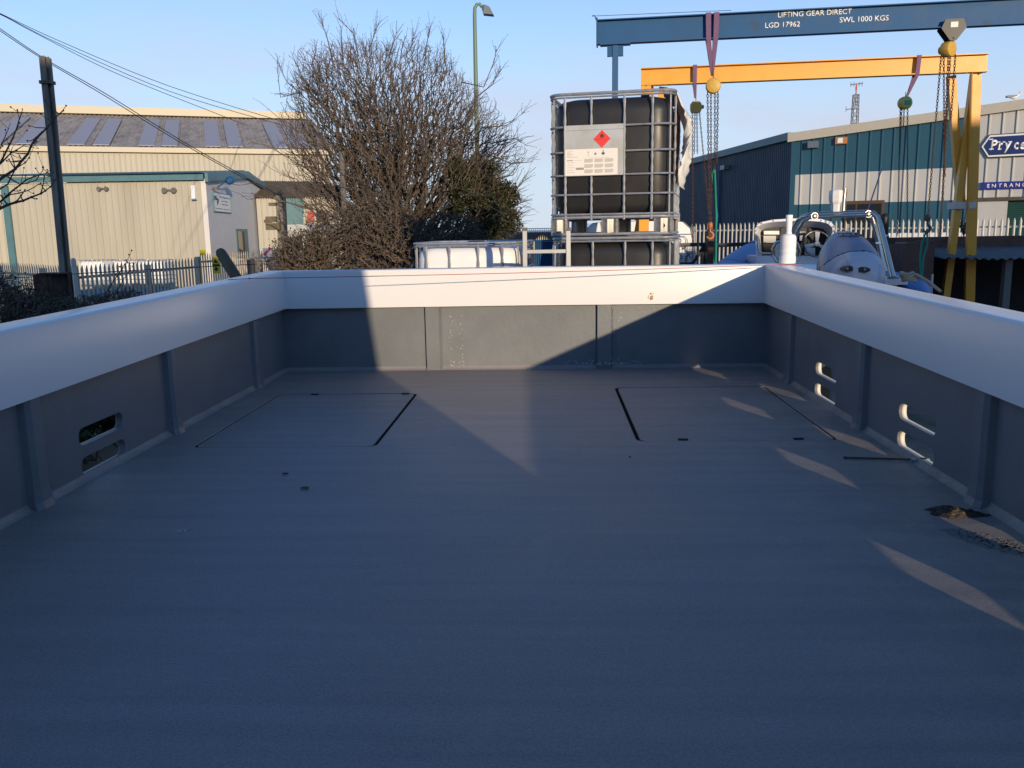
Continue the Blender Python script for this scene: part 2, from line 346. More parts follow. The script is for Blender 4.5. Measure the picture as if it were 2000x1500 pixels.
def slotted(outer, holes, thick, fn, name, m_, parent):
    """flat sheet (2D outline with holes) given thickness, each point mapped by fn(u,v,w)"""
    cu = bpy.data.curves.new('c', 'CURVE'); cu.dimensions = '2D'; cu.fill_mode = 'BOTH'; cu.extrude = thick/2
    for poly in [outer]+holes:
        sp = cu.splines.new('POLY'); sp.points.add(len(poly)-1); sp.use_cyclic_u = True
        for i, (x, y) in enumerate(poly): sp.points[i].co = (x, y, 0, 1)
    ob = bpy.data.objects.new('c', cu); me = bpy.data.meshes.new_from_object(ob); bpy.data.objects.remove(ob)
    oo = off(parent)
    for v in me.vertices: v.co = V(fn(*v.co))-oo
    me.materials.clear(); me.materials.append(m_)
    bm = bmesh.new(); bm.from_mesh(me); bmesh.ops.remove_doubles(bm, verts=bm.verts, dist=1e-5); bmesh.ops.recalc_face_normals(bm, faces=bm.faces); bm.to_mesh(me); bm.free()
    o = bpy.data.objects.new(name, me); sc.collection.objects.link(o); o.parent = parent; OFF[o.name] = oo
    return o
def rrect(x0, y0, x1, y1, r, n=5):
    out = []
    for cx, cy, a in ((x1-r, y0+r, -90), (x1-r, y1-r, 0), (x0+r, y1-r, 90), (x0+r, y0+r, 180)):
        for i in range(n+1):
            t = R(a+90*i/n); out.append((cx+r*math.cos(t), cy+r*math.sin(t)))
    return out

# ================================================================== SETTING
g = MB(); N = 40
xs = [-400+800*i/N for i in range(N+1)]
g.add([(-600, -60, 0), (600, -60, 0), (600, 170, 0), (-600, 170, 0)], [(0, 1, 2, 3)])
m_ground = mat('gravel_yard', (.27, .23, .17), .95, var=.25, vscale=1.3, bump=.6, bscale=14, col2=(.13, .115, .09), c2=(.4, .65))
tag(g.build('ground', m_ground, o=(0, 0, 0)), kind='structure')
g = MB(); g.add([(-3000, 168, -.6), (3000, 168, -.6), (3000, 5000, -.6), (-3000, 5000, -.6)], [(0, 1, 2, 3)])
tag(g.build('sea', mat('sea_water', (.05, .09, .13), .25, bump=.5, bscale=.6), o=(0, 168, -.6)), kind='structure')
# unseen sheds added behind the photographer to shade the yard
def shed(name, label, x0, x1, y0, y1, h, m_w, m_r):
    t = thing(name, (x0, y1, 0), label, 'building')
    b = MB(); b.box((x0, y0, 0), (x1, y1, h-.6)); b.build('wall', m_w, t)
    b = MB(); mid = (y0+y1)/2
    b.prism([(x0, y1, h-.595), (x0, y1, h), (x0, mid, h+.9), (x0, y0, h), (x0, y0, h-.595)], (x1-x0, 0, 0)); b.build('roof', m_r, t)
    b = MB(); b.box((x0+.8, y1+.02, 0), (x0+2.4, y1+.08, 3.2)); b.build('door', m_shutter, t)
    return t
shed('shade_shed', 'unseen grey shed added behind the workboat to shade the port side', -26, 3.45, -13, -6, 6.6, m_render, m_corr)
shed('shade_shed', 'unseen tall cream shed added behind the workboat to shade the starboard side', 13.4, 34, -13, -6, 6.3, m_cream, m_corr)
shed('shade_annexe', 'unseen lower cream workshop beside the tall boat shed behind the workboat', 10.6, 13.39, -13, -6, 4.6, m_cream, m_corr)  # added lower block: shades the outboard, lets sun reach the console

# ================================================================== THE WORKBOAT
boat = thing('workboat', (-.2, 6.9, 0), 'white workboat seen from its own deck, grey well with white bulwark capping', 'boat')
DZ = 1.26; XP, XS = -2.13, 1.71; YT = 6.79
def sh(y): return -.0155*(6.75-y)            # sheer
Y0 = -.44
RIBS = (6.07, 4.66, 3.34, 2.02, .7)
# deck with hatch openings
hatchP = rrect(-1.885, 4.31, -.905, 5.80, .05); hatchS = rrect(.455, 4.39, 1.50, 5.95, .05)
slotted([(XP-.02, Y0), (XS+.02, Y0), (XS+.02, YT+.02), (XP-.02, YT+.02)], [hatchP, hatchS], .03, lambda u, v, w_: (u, v, DZ-.015+w_), 'deck', m_deck, boat)
b = MB()
for (x0, y0, x1, y1) in ((-1.885, 4.31, -.905, 5.80), (.455, 4.39, 1.50, 5.95)):
    b = MB(); b.box((x0-.02, y0-.02, DZ-.075), (x1+.02, y1+.02, DZ-.0312)); b.build('hatch_gutter', m_black, boat)
    slotted(rrect(x0+.001, y0+.001, x1-.001, y1-.001, .05), [rrect(x0+(.012 if x0 < 0 else .022), y0+.012, x1-(.022 if x0 < 0 else .012), y1-.012, .045)], .024, lambda u, v, w_: (u, v, DZ-.0175+w_), 'hatch_gap_shade', m_gapshade, boat)  # black ring added so the gap round each lid reads as shade
for (x0, y0, x1, y1), hg in (((-1.885, 4.31, -.905, 5.80), ((-1.62, 5.77), (-.99, 5.77))), ((.455, 4.39, 1.50, 5.95), ((.70, 4.42), (1.30, 4.42)))):
    gL = .014
    h = slotted(rrect(x0+(gL if x0 < 0 else .024), y0+gL, x1-(.024 if x0 < 0 else gL), y1-gL, .045), [], .026, lambda u, v, w_: (u, v, DZ-.0155+w_), 'hatch_lid', m_deck, boat)
    for hx, hy in hg:
        q = MB(); q.box((hx-.026, hy-.008, DZ-.001), (hx+.026, hy+.016, DZ+.003)); q.tube([(hx-.026, hy+.004, DZ+.003), (hx+.026, hy+.004, DZ+.003)], .004, 6); q.build('hinge', m_black, h)
# side walls with scupper slots
def slot(y, z, L=.41, H=.082): return rrect(y-L/2, z-H/2, y+L/2, z+H/2, .038)
zu, zl = 1.462, 1.325
sl_s = [s_ for y in (5.315, 3.985, 2.655, 1.33) for s_ in (slot(y, zu), slot(y, zl))]
sl_p = [s_ for y in (3.90,) for s_ in (slot(y, zu), slot(y, zl))]
ztop = 1.80
def wallpoly(): return [(Y0, DZ-.05), (YT, DZ-.05), (YT, ztop), (Y0, ztop-.1)]
slotted(wallpoly(), sl_s, .012, lambda u, v, w_: (XS+.006+w_, u, v), 'bulwark_lining', m_grey, boat)
slotted(wallpoly(), sl_p, .012, lambda u, v, w_: (XP-.006-w_, u, v), 'bulwark_lining', m_grey, boat)
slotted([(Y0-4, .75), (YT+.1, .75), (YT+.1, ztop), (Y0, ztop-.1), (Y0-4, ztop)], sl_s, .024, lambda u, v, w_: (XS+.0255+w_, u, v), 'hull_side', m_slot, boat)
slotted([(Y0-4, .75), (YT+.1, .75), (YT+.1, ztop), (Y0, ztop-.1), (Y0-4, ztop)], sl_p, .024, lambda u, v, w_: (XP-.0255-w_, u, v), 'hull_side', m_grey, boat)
# transom wall
b = MB(); b.box((XP, YT, DZ-.05), (XS, YT+.012, 1.80)); b.build('transom_lining', m_grey, boat)
b = MB(); b.box((XP-.068, YT+.0125, .5), (XS+.068, YT+.10, 1.80)); b.build('transom', m_gel, boat)
# hull below the deck
hl = MB()
def sect(y, k): return [V((XP-.069, y, 1.0)), V((XP+.0, y, .7)), V((-.21-.3, y, .18+k)), V((-.21, y, .05+k)), V((-.21+.3, y, .18+k)), V((XS, y, .7)), V((XS+.069, y, 1.0)), V((XS+.0, y, 1.19)), V((XP, y, 1.19))]
hl.loft([sect(YT+.01, 0), sect(0, 0), sect(-3.9, .05), [V((-.21+(p.x+.21)*.12, -7.5, p.z+.5 if p.z < 1 else p.z+.2)) for p in sect(-7, .1)]])
hl.build('hull', m_gel, boat)
# ribs
def rib(y, x, s):
    q = MB(); z1 = 1.80
    prof = [(0, -.065), (.026, -.054), (.039, -.03), (.039, .03), (.026, .054), (0, .065)]
    base = [(0, -.074), (.038, -.066), (.056, -.034), (.056, .034), (.038, .066), (0, .074)]
    rings = []
    for z, pr in ((DZ+.0005, base), (DZ+.03, [(a*.8+.0*b_, b_*.95) for a, b_ in base]), (DZ+.09, prof), (z1-.05, prof)):
        rings.append([V((x+s*a, y+b_, z)) for a, b_ in pr])
    q.loft(rings); return q
for y in RIBS:
    rib(y, XP, 1).build('frame_rib', m_grey, boat); rib(y, XS, -1).build('frame_rib', m_grey, boat)
for x in (-.915, .445):
    q = MB(); hw = .065
    q.loft([[V((x-hw, YT, z)), V((x-hw+.004, YT-.035, z)), V((x+hw-.02, YT-.035, z)), V((x+hw, YT, z))] for z in (DZ+.002, 1.79)])
    q.build('frame_rib', m_grey, boat)
# cove fillets where the deck meets the bulwarks
def cove(a, b_, inward):
    q = MB(); inw = V(inward); pts = [(0.001, 0), (.030, .001), (.017, .007), (.007, .017), (.001, .030)]
    q.loft([[p+inw*x+V((0, 0, z)) for x, z in pts] for p in (V(a), V(b_))]); return q
cove((XP, Y0, DZ), (XP, YT, DZ), (1, 0, 0)).build('cove_fillet', m_deck, boat, smooth=True)
cove((XS, Y0, DZ), (XS, YT, DZ), (-1, 0, 0)).build('cove_fillet', m_deck, boat, smooth=True)
cove((XP, YT, DZ), (XS, YT, DZ), (0, -1, 0)).build('cove_fillet', m_deck, boat, smooth=True)
# white capping: box section with rounded inner edge, mitred at the corners
def capring(y, x, s, zoff=0):   # s=+1 for starboard (outside is +x)
    zb = 1.772; zt = 2.068
    pts = [(0, zb), (0, zt-.016), (.002, zt-.008), (.007, zt-.002), (.015, zt), (.160, zt), (.168, zt-.004), (.175, zt-.02), (.175, zb)]
    return [V((x+s*a, y, z+zoff)) for a, z in pts]
XBP, XBS, YB = -2.085, 1.665, 6.725
for x, s in ((XBP, -1), (XBS, 1)):
    q = MB(); rings = []
    ys = [-4.4, -2, Y0]+[i*.5 for i in range(0, 13)]+[6.3]
    for y in ys: rings.append(capring(y, x, s, sh(y)))
    # last ring follows the mitre
    last = capring(YB, x, s, 0)
    rings.append([V((p.x, YB+abs(p.x-x), p.z)) for p in last])
    q.loft(rings); q.build('bulwark_capping', m_gel, boat, smooth=True)
q = MB(); pr = capring(0, 0, 1)
q.loft([[V((XBP-p.x, YB+p.x, p.z)) for p in pr], [V((-.2, YB+p.x+.0, p.z+.004)) for p in pr], [V((XBS+p.x, YB+p.x, p.z)) for p in pr]]); q.build('transom_capping', m_gel, boat, smooth=True)
# paint drips on the transom ribs, rust-brown scab on the capping
random.seed(41); q = MB()
for xc, zz in ((-.78, None), (-.70, None), (.50, None), (.56, None)):
    for i in range(17):
        z = DZ+.03+random.random()**1.3*.50; x = xc+random.gauss(0, .012); s_ = random.uniform(.0012, .0032); yy = YT-.0006
        if abs(x-.445) < .068: yy = YT-.0358
        q.prism([(x-s_, yy, z), (x, yy, z-s_*1.6), (x+s_, yy, z), (x, yy, z+s_*1.2)], (0, -.0012, 0))
for i in range(80):
    x = .445+random.gauss(0, .14); z = DZ+.035+abs(random.gauss(0, .015)); s_ = random.uniform(.0012, .003); yy = YT-.0358 if abs(x-.445) < .062 else YT-.0006
    q.prism([(x-s_*2, yy, z), (x, yy, z-s_), (x+s_*2, yy, z), (x, yy, z+s_)], (0, -.0012, 0))
tag(q.build('paint_drips', m_signwhite, boat, fixn=False), kind='stuff')
q = MB(); p = PY(1271, 579, YB-.001)
for k in range(14):
    a_ = random.uniform(0, 6.28); c_ = p+V((random.gauss(0, .010), 0, random.gauss(0, .012))); s_ = random.uniform(.004, .010)
    q.prism([c_+V((s_*math.cos(a_+j*1.05)*random.uniform(.5, 1), 0, s_*math.sin(a_+j*1.05)*random.uniform(.6, 1))) for j in range(6)], (0, -.0015-.0002*k, 0))
q.build('rust_scab', mat('rust_brown_scab', (.42, .24, .10), .9), boat, fixn=False)
# wheelhouse behind the photographer
q = MB()
def whx(z): return 1.60-.122*(z-2.43)
q.prism([(-1.75, -.45, DZ), (whx(DZ), -.45, DZ), (whx(3.75), -.45, 3.75), (-1.65, -.45, 3.75)], (0, -2.6, 0)); wh = q.build('wheelhouse', m_gel, boat)
q = MB(); q.prism([(-1.8, -.3, 3.752), (whx(3.75)+.02, -.3, 3.752), (whx(3.75)+.02, -.3, 3.82), (-1.8, -.3, 3.82)], (0, -2.9, 0)); q.build('roof', m_gel, wh)
q = MB(); q.box((-.35, -.448, DZ+.15), (.4, -.43, DZ+1.95)); q.build('door', m_fab_cream, wh)
for x0 in (-1.35, .62):
    q = MB(); q.box((x0, -.448, 2.3), (x0+.65, -.44, 3.1)); q.build('window', m_glass, wh)

# things lying in the boat
q = MB(); a = PZ(487, 545, 2.052); a = V((-2.03, 5.75, 2.063)); c = V((1.66, 6.45, 2.070))
a = PZ(487, 544, 2.06); c = PZ(1525, 517, 2.07)
pts = [a+(c-a)*(i/12)+V((0, 0, -.010*math.sin(math.pi*i/12))) for i in range(13)]
pts = [a+V((-.10, -.12, -.0))]+pts+[c+V((.16, .0, -.004))]
q.tube(pts, .0028, 6)
for e in (a, c): q.ball(e, .007, 8)
tag(q.build('string', m_string), 'thin red string stretched across the stern corners of the white capping', 'string')
def leaf(x, y, s, lab, m_=m_leaf, ang=0.):
    q = MB(); pts = []
    for i in range(10):
        t = 2*math.pi*i/10; rx = s*math.cos(t)*(1-.2*math.cos(2*t)); ry = s*.42*math.sin(t)
        pts.append(V((x+rx*math.cos(ang)-ry*math.sin(ang), y+rx*math.sin(ang)+ry*math.cos(ang), DZ+.0015+.006*abs(math.sin(t)))))
    q.prism(pts, (0, 0, .0012)); return tag(q.build('dead_leaf', m_), lab, 'leaf', None)
p = PZ(557, 927, DZ); leaf(p.x, p.y, .019, 'smaller faded brown leaf lying farther from the camera on the grey deck', ang=.2)
p = PZ(595, 955, DZ); leaf(p.x, p.y, .024, 'darker brown leaf lying nearest the camera on the open grey deck', ang=.1)
p = PZ(1230, 894, DZ); leaf(p.x, p.y, .008, 'tiny dark leaf scrap lying alone below the starboard hatch', ang=.6)
random.seed(3)
p = PZ(1862, 1003, DZ); q = MB(); nr, nc = 9, 22; vv = [V((p.x, p.y, DZ+.022))]; ff = []
for i in range(1, nr+1):
    for j in range(nc):
        t = 2*math.pi*j/nc; rr = i/nr*(1+.25*math.sin(3*t+1)+.15*math.sin(7*t))
        vv.append(V((p.x+rr*.095*math.cos(t)+.02*rr*math.sin(t), p.y+rr*.052*math.sin(t)-.03*rr*math.cos(t), DZ+.001+max(0, .024*(1-(i/nr)**1.5)+random.uniform(-.005, .006)*(i < nr)))))
for j in range(nc): ff.append((0, 1+j, 1+(j+1) % nc))
for i in range(nr-1):
    for j in range(nc): ff.append((1+i*nc+j, 1+(i+1)*nc+j, 1+(i+1)*nc+(j+1) % nc, 1+i*nc+(j+1) % nc))
q.add(vv, ff); tag(q.build('leaf_litter', m_grit, fixn=False), 'dark clump of wet leaf litter on the deck beside the starboard rib', 'debris', kind=None)
def splash(cx, cy, rx, ry, n, lab, name, m_, seed, ang=0.):
    random.seed(seed); q = MB()
    for i in range(n):
        rr = math.sqrt(random.random()); t = random.uniform(0, 6.28)
        ux, uy = rr*math.cos(t)*rx, rr*math.sin(t)*ry
        x = cx+ux*math.cos(ang)-uy*math.sin(ang); y = cy+ux*math.sin(ang)+uy*math.cos(ang)
        s = random.uniform(.002, .006)*(1.25-rr*.6); k = random.randint(4, 6); t0 = random.random()
        q.prism([V((x+s*random.uniform(.7, 1.6)*math.cos(t0+6.283*j/k), y+s*random.uniform(.5, 1.1)*math.sin(t0+6.283*j/k), DZ+.0004)) for j in range(k)], (0, 0, .0005))
    return tag(q.build(name, m_, fixn=False), lab, 'debris')
p = PZ(1965, 1070, DZ); splash(p.x+.0, p.y+.03, .21, .075, 1500, 'crust of pale dried mud flecks by the foot of the starboard bulwark', 'dried_mud', m_dust, 5, -.9)
p = PZ(358, 1037, DZ); splash(p.x, p.y, .038, .008, 60, 'white streak of spilt filler on the port side of the deck', 'filler_streak', m_signwhite, 6, .35)
# grey block and the loose strip near the starboard scupper
p = PZ(1797, 905, DZ); q = MB()
q.loft([[V((p.x+.045*math.cos(t)*k, p.y+.018*math.sin(t)*k, DZ+.001+z)) for t in [6.283*i/16 for i in range(16)]] for k, z in ((.85, 0), (1, .006), (1, .018), (.85, .023))])
tag(q.build('rubber_block', mat('grey_rubber', (.22, .25, .27), .6, var=.1)), 'small rounded grey rubber block by the near starboard scupper', 'block')
a = PZ(1650, 896, DZ); c = PZ(1786, 901, DZ); q = MB(); q.bar(a+V((0, 0, .006)), c+V((0, 0, .009)), .006, .008, side=(0, 1, 0))
q.ball(a+V((0, 0, .007)), .008, 8); q.ball(c+V((0, 0, .014)), .007, 8)
tag(q.build('metal_strip', m_chain), 'thin dark strip lying across the deck up to the near starboard scupper', 'strip')
# plastic bottle standing on the capping corner
p = V((1.765, 6.77, 2.068+.004))
p = PY(1538, 515, 6.72); p.z = 2.071
bt = thing('plastic_bottle', p, 'cloudy white plastic pump bottle standing on the stern corner of the capping', 'bottle')
q = MB(); q.lathe([(.056, 0), (.061, .006), (.061, .05), (.058, .06), (.056, .07), (.059, .08), (.059, .105), (.057, .115), (.059, .125), (.059, .185), (.055, .208), (.043, .220), (.026, .224)], p, n=24); q.build('body', m_bottle, bt, smooth=True)
q = MB(); q.lathe([(.023, .2245), (.023, .235), (.020, .246), (.023, .28), (.026, .362), (.023, .367), (.008, .367)], p, n=20); q.build('neck', m_bottle, bt, smooth=True)

# ================================================================== IBC TANKS
def ring(x0, y0, x1, y1, r, z, n=5): return [V((x, y, z)) for x, y in rrect(x0, y0, x1, y1, r, n)]
def make_ibc(black, H=1.15, label=True):
    W_, L_ = 1.0, 1.2
    t = thing('container_tank', (0, 0, 0), '', '', None, local=True)
    m_t = m_tankb if black else m_tankw
    top = H-.045
    q = MB(); rings = []
    for i, (z, ins, rad) in enumerate([(.17, .13, .10), (.185, .07, .12), (.21, .035, .14), (.25, .02, .15), (top-.12, .02, .15), (top-.06, .03, .15), (top-.02, .065, .14), (top, .13, .12)]):
        rings.append([V((x, y, z)) for x, y in rrect(ins, ins, W_-ins, L_-ins, rad-.0, 6)])
    q.loft(rings); tk = q.build('tank', m_t, t, smooth=True)
    q = MB(); q.lathe([(.09, top), (.09, top+.03), (.075, top+.04)], (.5, .6, 0), n=16); q.build('cap', m_black, tk, smooth=True)
    q = MB(); q.lathe([(.035, 0), (.035, .03), (.03, .035)], (.76, .14, top-.015), n=12); q.build('cap', m_black, tk, smooth=True)
    # cage
    q = MB()
    zs = (.175, .335, .49, .675, .875)
    for z in zs: q.tube(ring(-.006, -.006, W_+.006, L_+.006, .09, z), .0085, 7, closed=True)
    q.tube(ring(-.004, -.004, W_+.004, L_+.004, .10, H-.02), .013, 8, closed=True)
    q.tube(ring(-.004, -.004, W_+.004, L_+.004, .10, H-.045), .008, 6, closed=True)
    def vert(x, y):
        pts, rr = [], []
        zz = sorted(set([.15]+list(zs)+[H-.045]))
        for i, z in enumerate(zz):
            if i: 
                zm = (zz[i-1]+z)/2
                pts += [V((x, y, zz[i-1]+.045)), V((x, y, zm)), V((x, y, z-.045))]; rr += [.0125, .0075, .0125]
            pts.append(V((x, y, z))); rr.append(.0085)
        q.tube(pts, rr, 7)
    for f_ in (.125, .34, .607, .83):
        vert(f_*W_, -.004); vert(f_*W_, L_+.004)
    for f_ in (.12, .27, .42, .58, .73, .88):
        vert(-.004, f_*L_); vert(W_+.004, f_*L_)
    for x, y in ((.03, .03), (W_-.03, .03), (.03, L_-.03), (W_-.03, L_-.03)):
        q.tube([(x, y, .15), (x, y, H-.03)], .008, 6)
    q.build('cage', m_zinc, t, smooth=True)
    # steel pallet
    q = MB()
    pts = []
    for k, (x, y) in enumerate(rrect(.0, .0, W_, L_, .10, 6)):
        pts.append(V((x, y, .145+.006*math.sin(x*9+y*5))))
    q.tube(pts, .014, 8, closed=True)
    q.loft([[V((x, y, .148)) for x, y in rrect(.02, .02, W_-.02, L_-.02, .11, 6)], [V((x, y, .172+.012*math.sin(x*6.5))) for x, y in rrect(.012, .012, W_-.012, L_-.012, .12, 6)]])
    q.tube(ring(.0, .0, W_, L_, .08, .014), .013, 8, closed=True)
    q.build('pallet_frame', m_zinc, t, smooth=True)
    for x, w_ in ((.0, .14), (.42, .14), (W_-.15, .15)):
        for y in (-.004, L_-.11):
            q = MB(); st = [V((x+w_*i/8, y+(.012*math.sin(i*1.4) if 0 < i < 8 else .012), 0)) for i in range(9)]
            q.loft([[p+V((0, 0, .022)) for p in st]+[V((x+w_, y+.11, .022)), V((x, y+.11, .022))], [p+V((0, -.003, .08)) for p in st]+[V((x+w_, y+.11, .08)), V((x, y+.11, .08))], [p+V((0, 0, .135)) for p in st]+[V((x+w_, y+.11, .135)), V((x, y+.11, .135))]])
            ft = q.build('foot', m_foot, t, smooth=True)
            if y < 0 and x > .5:
                q = MB(); q.lathe([(.018, 0), (.018, .004)], (x+.075, y-.003, .075), ax=(0, -1, 0), n=14); q.build('bolt_hole', m_black, ft)
    if label:
        q = MB(); xa, xb, za, zb = .125, .612, .485, .885; yf = -.024
        q.add([V((xa, yf-.002, za)), V((xb, yf-.002, za)), V((xb, yf-.002, zb)), V((xa, yf-.002, zb)), V((xa, yf+.002, za)), V((xb, yf+.002, za)), V((xb, yf+.002, zb)), V((xa, yf+.002, zb)), ],
              [(0, 1, 2, 3), (7, 6, 5, 4), (0, 4, 5, 1), (1, 5, 6, 2), (2, 6, 7, 3), (3, 7, 4, 0)])
        for x in (xa, xb): q.tube([(x, yf-.004, za), (x, yf-.004, zb)], .006, 6)
        q.tube([(xa, yf-.003, zb-.04), (xb, yf-.003, zb-.04)], .002, 4)
        pl = q.build('sign_plate', m_plate, t)
        y1 = yf-.0025
        q = MB(); q.box((xa+.006, y1-.0015, za+.004), (xb-.055, y1, za+.212)); sheet = q.build('label_sheet', m_paper, pl)
        y2 = y1-.002
        def fl(b_, x0, z0, x1, z1, y=y2): b_.box((x0, y, z0), (x1, y+.0004, z1))
        q = MB(); cx, cz = xa+.305, zb-.113; d_ = .07
        q.prism([V((cx-d_, y2, cz)), V((cx, y2, cz-d_)), V((cx+d_, y2, cz)), V((cx, y2, cz+d_))], (0, .0015, 0)); dm = q.build('hazard_diamond', m_red, pl)
        def flame(b_, cx, cz, s, y, hole=True):
            outer = [(0, -1), (.55, -.8), (.72, -.3), (.5, .15), (.35, .05), (.2, .55), (-.05, 1), (-.1, .45), (-.35, .1), (-.55, .2), (-.72, -.3), (-.5, -.8)]
            b_.prism([V((cx+a_*s, y, cz+c_*s)) for a_, c_ in outer], (0, .0004, 0))
        def flame2(b_, cx, cz, s, y):
            b_.prism([V((cx+a_*s*.38, y, cz-.45*s+c_*s*.42)) for a_, c_ in [(0, -1), (.6, -.7), (.7, 0), (.2, .7), (0, 1), (-.3, .4), (-.7, 0), (-.6, -.7)]], (0, .0004, 0))
        q = MB(); flame(q, cx, cz+.028, .022, y2-.0006); q.build('flame_mark', m_ink, dm)
        q = MB(); flame2(q, cx, cz+.028, .022, y2-.0012); q.box((cx-.045, y2-.0006, cz-.006), (cx+.045, y2-.0002, cz-.003)); q.build('diamond_line', mat('dark_red_print', (.35, .03, .03), .5), dm)
        x0 = xa+.006; z1 = za+.212; q = MB()
        # exclamation mark, small flame, health hazard figure
        q.prism([V((x0+.184, y2, z1-.022)), V((x0+.187, y2, z1-.045)), V((x0+.190, y2, z1-.022))], (0, .0004, 0)); fl(q, x0+.1845, z1-.053, x0+.1895, z1-.048); q.build('exclamation_mark', m_ink, sheet); q = MB()
        flame(q, x0+.246, z1-.038, .013, y2); q.build('flame_pictogram', m_ink, sheet); q = MB()
        fl(q, x0+.305, z1-.026, x0+.313, z1-.014); q.prism([V((x0+.294, y2, z1-.040)), V((x0+.309, y2, z1-.055)), V((x0+.324, y2, z1-.040)), V((x0+.316, y2, z1-.030)), V((x0+.302, y2, z1-.030))], (0, .0004, 0))
        q.build('hazard_pictogram', m_ink, sheet); q = MB(); x = x0+.085; random.seed(4)
        while x < x0+.150:
            w_ = random.choice((.0012, .002, .003)); fl(q, x, za+.048, x+w_, za+.066); x += w_+random.choice((.0012, .002))
        q.build('barcode', m_ink, sheet)
        q = MB(); flame2(q, x0+.246, z1-.038, .013, y2-.0006); flame2(q, x0+.309, z1-.040, .012, y2-.0006); q.build('pictogram_gaps', m_paper, sheet)
        q = MB()
        for i, (ax_, w_) in enumerate(((.012, .045), (.012, .03), (.012, .055), (.012, .04), (.012, .09))): fl(q, x0+ax_, z1-.02-i*.011, x0+ax_+w_, z1-.0165-i*.011)
        fl(q, x0+.012, z1-.093, x0+.062, z1-.083); fl(q, x0+.075, z1-.0895, x0+.135, z1-.0875)
        for i in range(5): fl(q, x0+.012, z1-.108-i*.019, x0+.075-.01*(i % 2), z1-.105-i*.019)
        for cxi in range(3):
            for ri in range(3):
                for li in range(7): fl(q, x0+.155+cxi*.083, z1-.082-ri*.042-li*.0042, x0+.155+cxi*.083+.07-(.012 if li == 6 else 0), z1-.0792-ri*.042-li*.0042)
        fl(q, x0+.195, z1-.072, x0+.36, z1-.070); fl(q, x0+.36, z1-.032, x0+.385, z1-.030)
        q.build('print', m_greyink, sheet)
    return t
def place(o, x, y, z, a): o.location = (x, y, z); o.rotation_euler = (0, 0, R(a))
pB = PY(1076, 459, 7.30); ANG = -10.5
grpB = 'black container tanks in one stack'
t1 = make_ibc(True); place(t1, pB.x, pB.y, 2.30, ANG)
tag(t1, 'black caged liquid container on top of the stack, with red diamond and label', 'container tank')
t2 = make_ibc(True, label=False); place(t2, pB.x+.012, pB.y, 1.15, ANG)
tag(t2, 'black caged liquid container in the middle of the stack, just above the transom', 'container tank')
t3 = copy_tree(t2); place(t3, pB.x, pB.y+.01, 0, ANG); tag(t3, 'black caged liquid container at the bottom of the stack, on the ground', 'container tank')
pW = PY(807, 500, 7.95)
t4 = make_ibc(False, 1.133, label=False); place(t4, pW.x, pW.y, 1.133, -4)
tag(t4, 'white caged liquid container standing left of the aluminium ladder, above the transom', 'container tank')
t5 = copy_tree(t4); place(t5, pW.x, pW.y, 0, -4); tag(t5, 'white caged liquid container underneath another white one', 'container tank')
# crumpled sheet hanging over the right side of the top tank
Mt = Matrix.Rotation(R(ANG), 4, 'Z'); Mt.translation = V((pB.x, pB.y, 2.30))
random.seed(8); q = MB(); nu, nv = 16, 18; vv = []
for i in range(nu+1):
    for j in range(nv+1):
        u, v_ = i/nu, j/nv
        drop = v_*(.52+.22*math.sin(u*4+.6)+.06*math.sin(u*17))
        bulge = .035+.06*math.sin(v_*2.6)+.022*math.sin(u*19+v_*4)+.014*math.sin(u*37-v_*9)
        if j < 3: p = V((1.0-.10+j*.055, .12+u*.95, 1.135+.01*math.sin(u*20)))
        else: p = V((1.0+bulge+.012*random.uniform(-1, 1), .12+u*.95+.03*math.sin(v_*5+u*6), 1.13-drop+.0))
        vv.append(Mt @ p)
q.add(vv, [(i*(nv+1)+j, (i+1)*(nv+1)+j, (i+1)*(nv+1)+j+1, i*(nv+1)+j+1) for i in range(nu) for j in range(nv)])
o = tag(q.build('tarpaulin', m_cloth, smooth=True), 'crumpled dirty white sheet hanging over the top black container', 'tarpaulin')
md = o.modifiers.new('s', 'SOLIDIFY'); md.thickness = .004
# ladder
lad = thing('ladder', PY(1067, 520, 7.0).xy.to_3d(), 'aluminium ladder top standing between the transom and the black containers', 'ladder')
yl = 7.02
tl = PY(1025, 449, yl+.06); tr = PY(1110, 449, yl+.06)
for p in (tl, tr):
    q = MB(); q.bar(V((p.x, yl-.04, 0)), V((p.x, p.y, p.z)), .034, .062, side=(1, 0, 0)); ra = q.build('rail', m_alu, lad)
    q = MB(); q.obox(V((p.x, p.y, p.z+.004)), (.019, 0, 0), (0, .034, 0), (0, 0, .012)); q.build('end_cap', m_black if 0 else m_chain, ra)
zr = PY(1067, 491, yl+.05).z
k = 0
while zr-.28*k > .15:
    z = zr-.28*k; q = MB(); yy = yl-.04+.10*(z/2.36); q.bar(V((tl.x+.0175, yy, z)), V((tr.x-.0175, yy, z)), .034, .028, side=(0, 1, 0)); q.build('rung', m_alu, lad); k += 1

# ================================================================== GANTRY CRANES
def ibeam(q, a, b, side, d, w_, tf=.010, tw=.008):
    h = d/2; x = w_/2; t = tw/2
    q.sweep([(-x, -h), (x, -h), (x, -h+tf), (t, -h+tf), (t, h-tf), (x, h-tf), (x, h), (-x, h), (-x, h-tf), (-t, h-tf), (-t, -h+tf), (-x, -h+tf)], a, b, side)
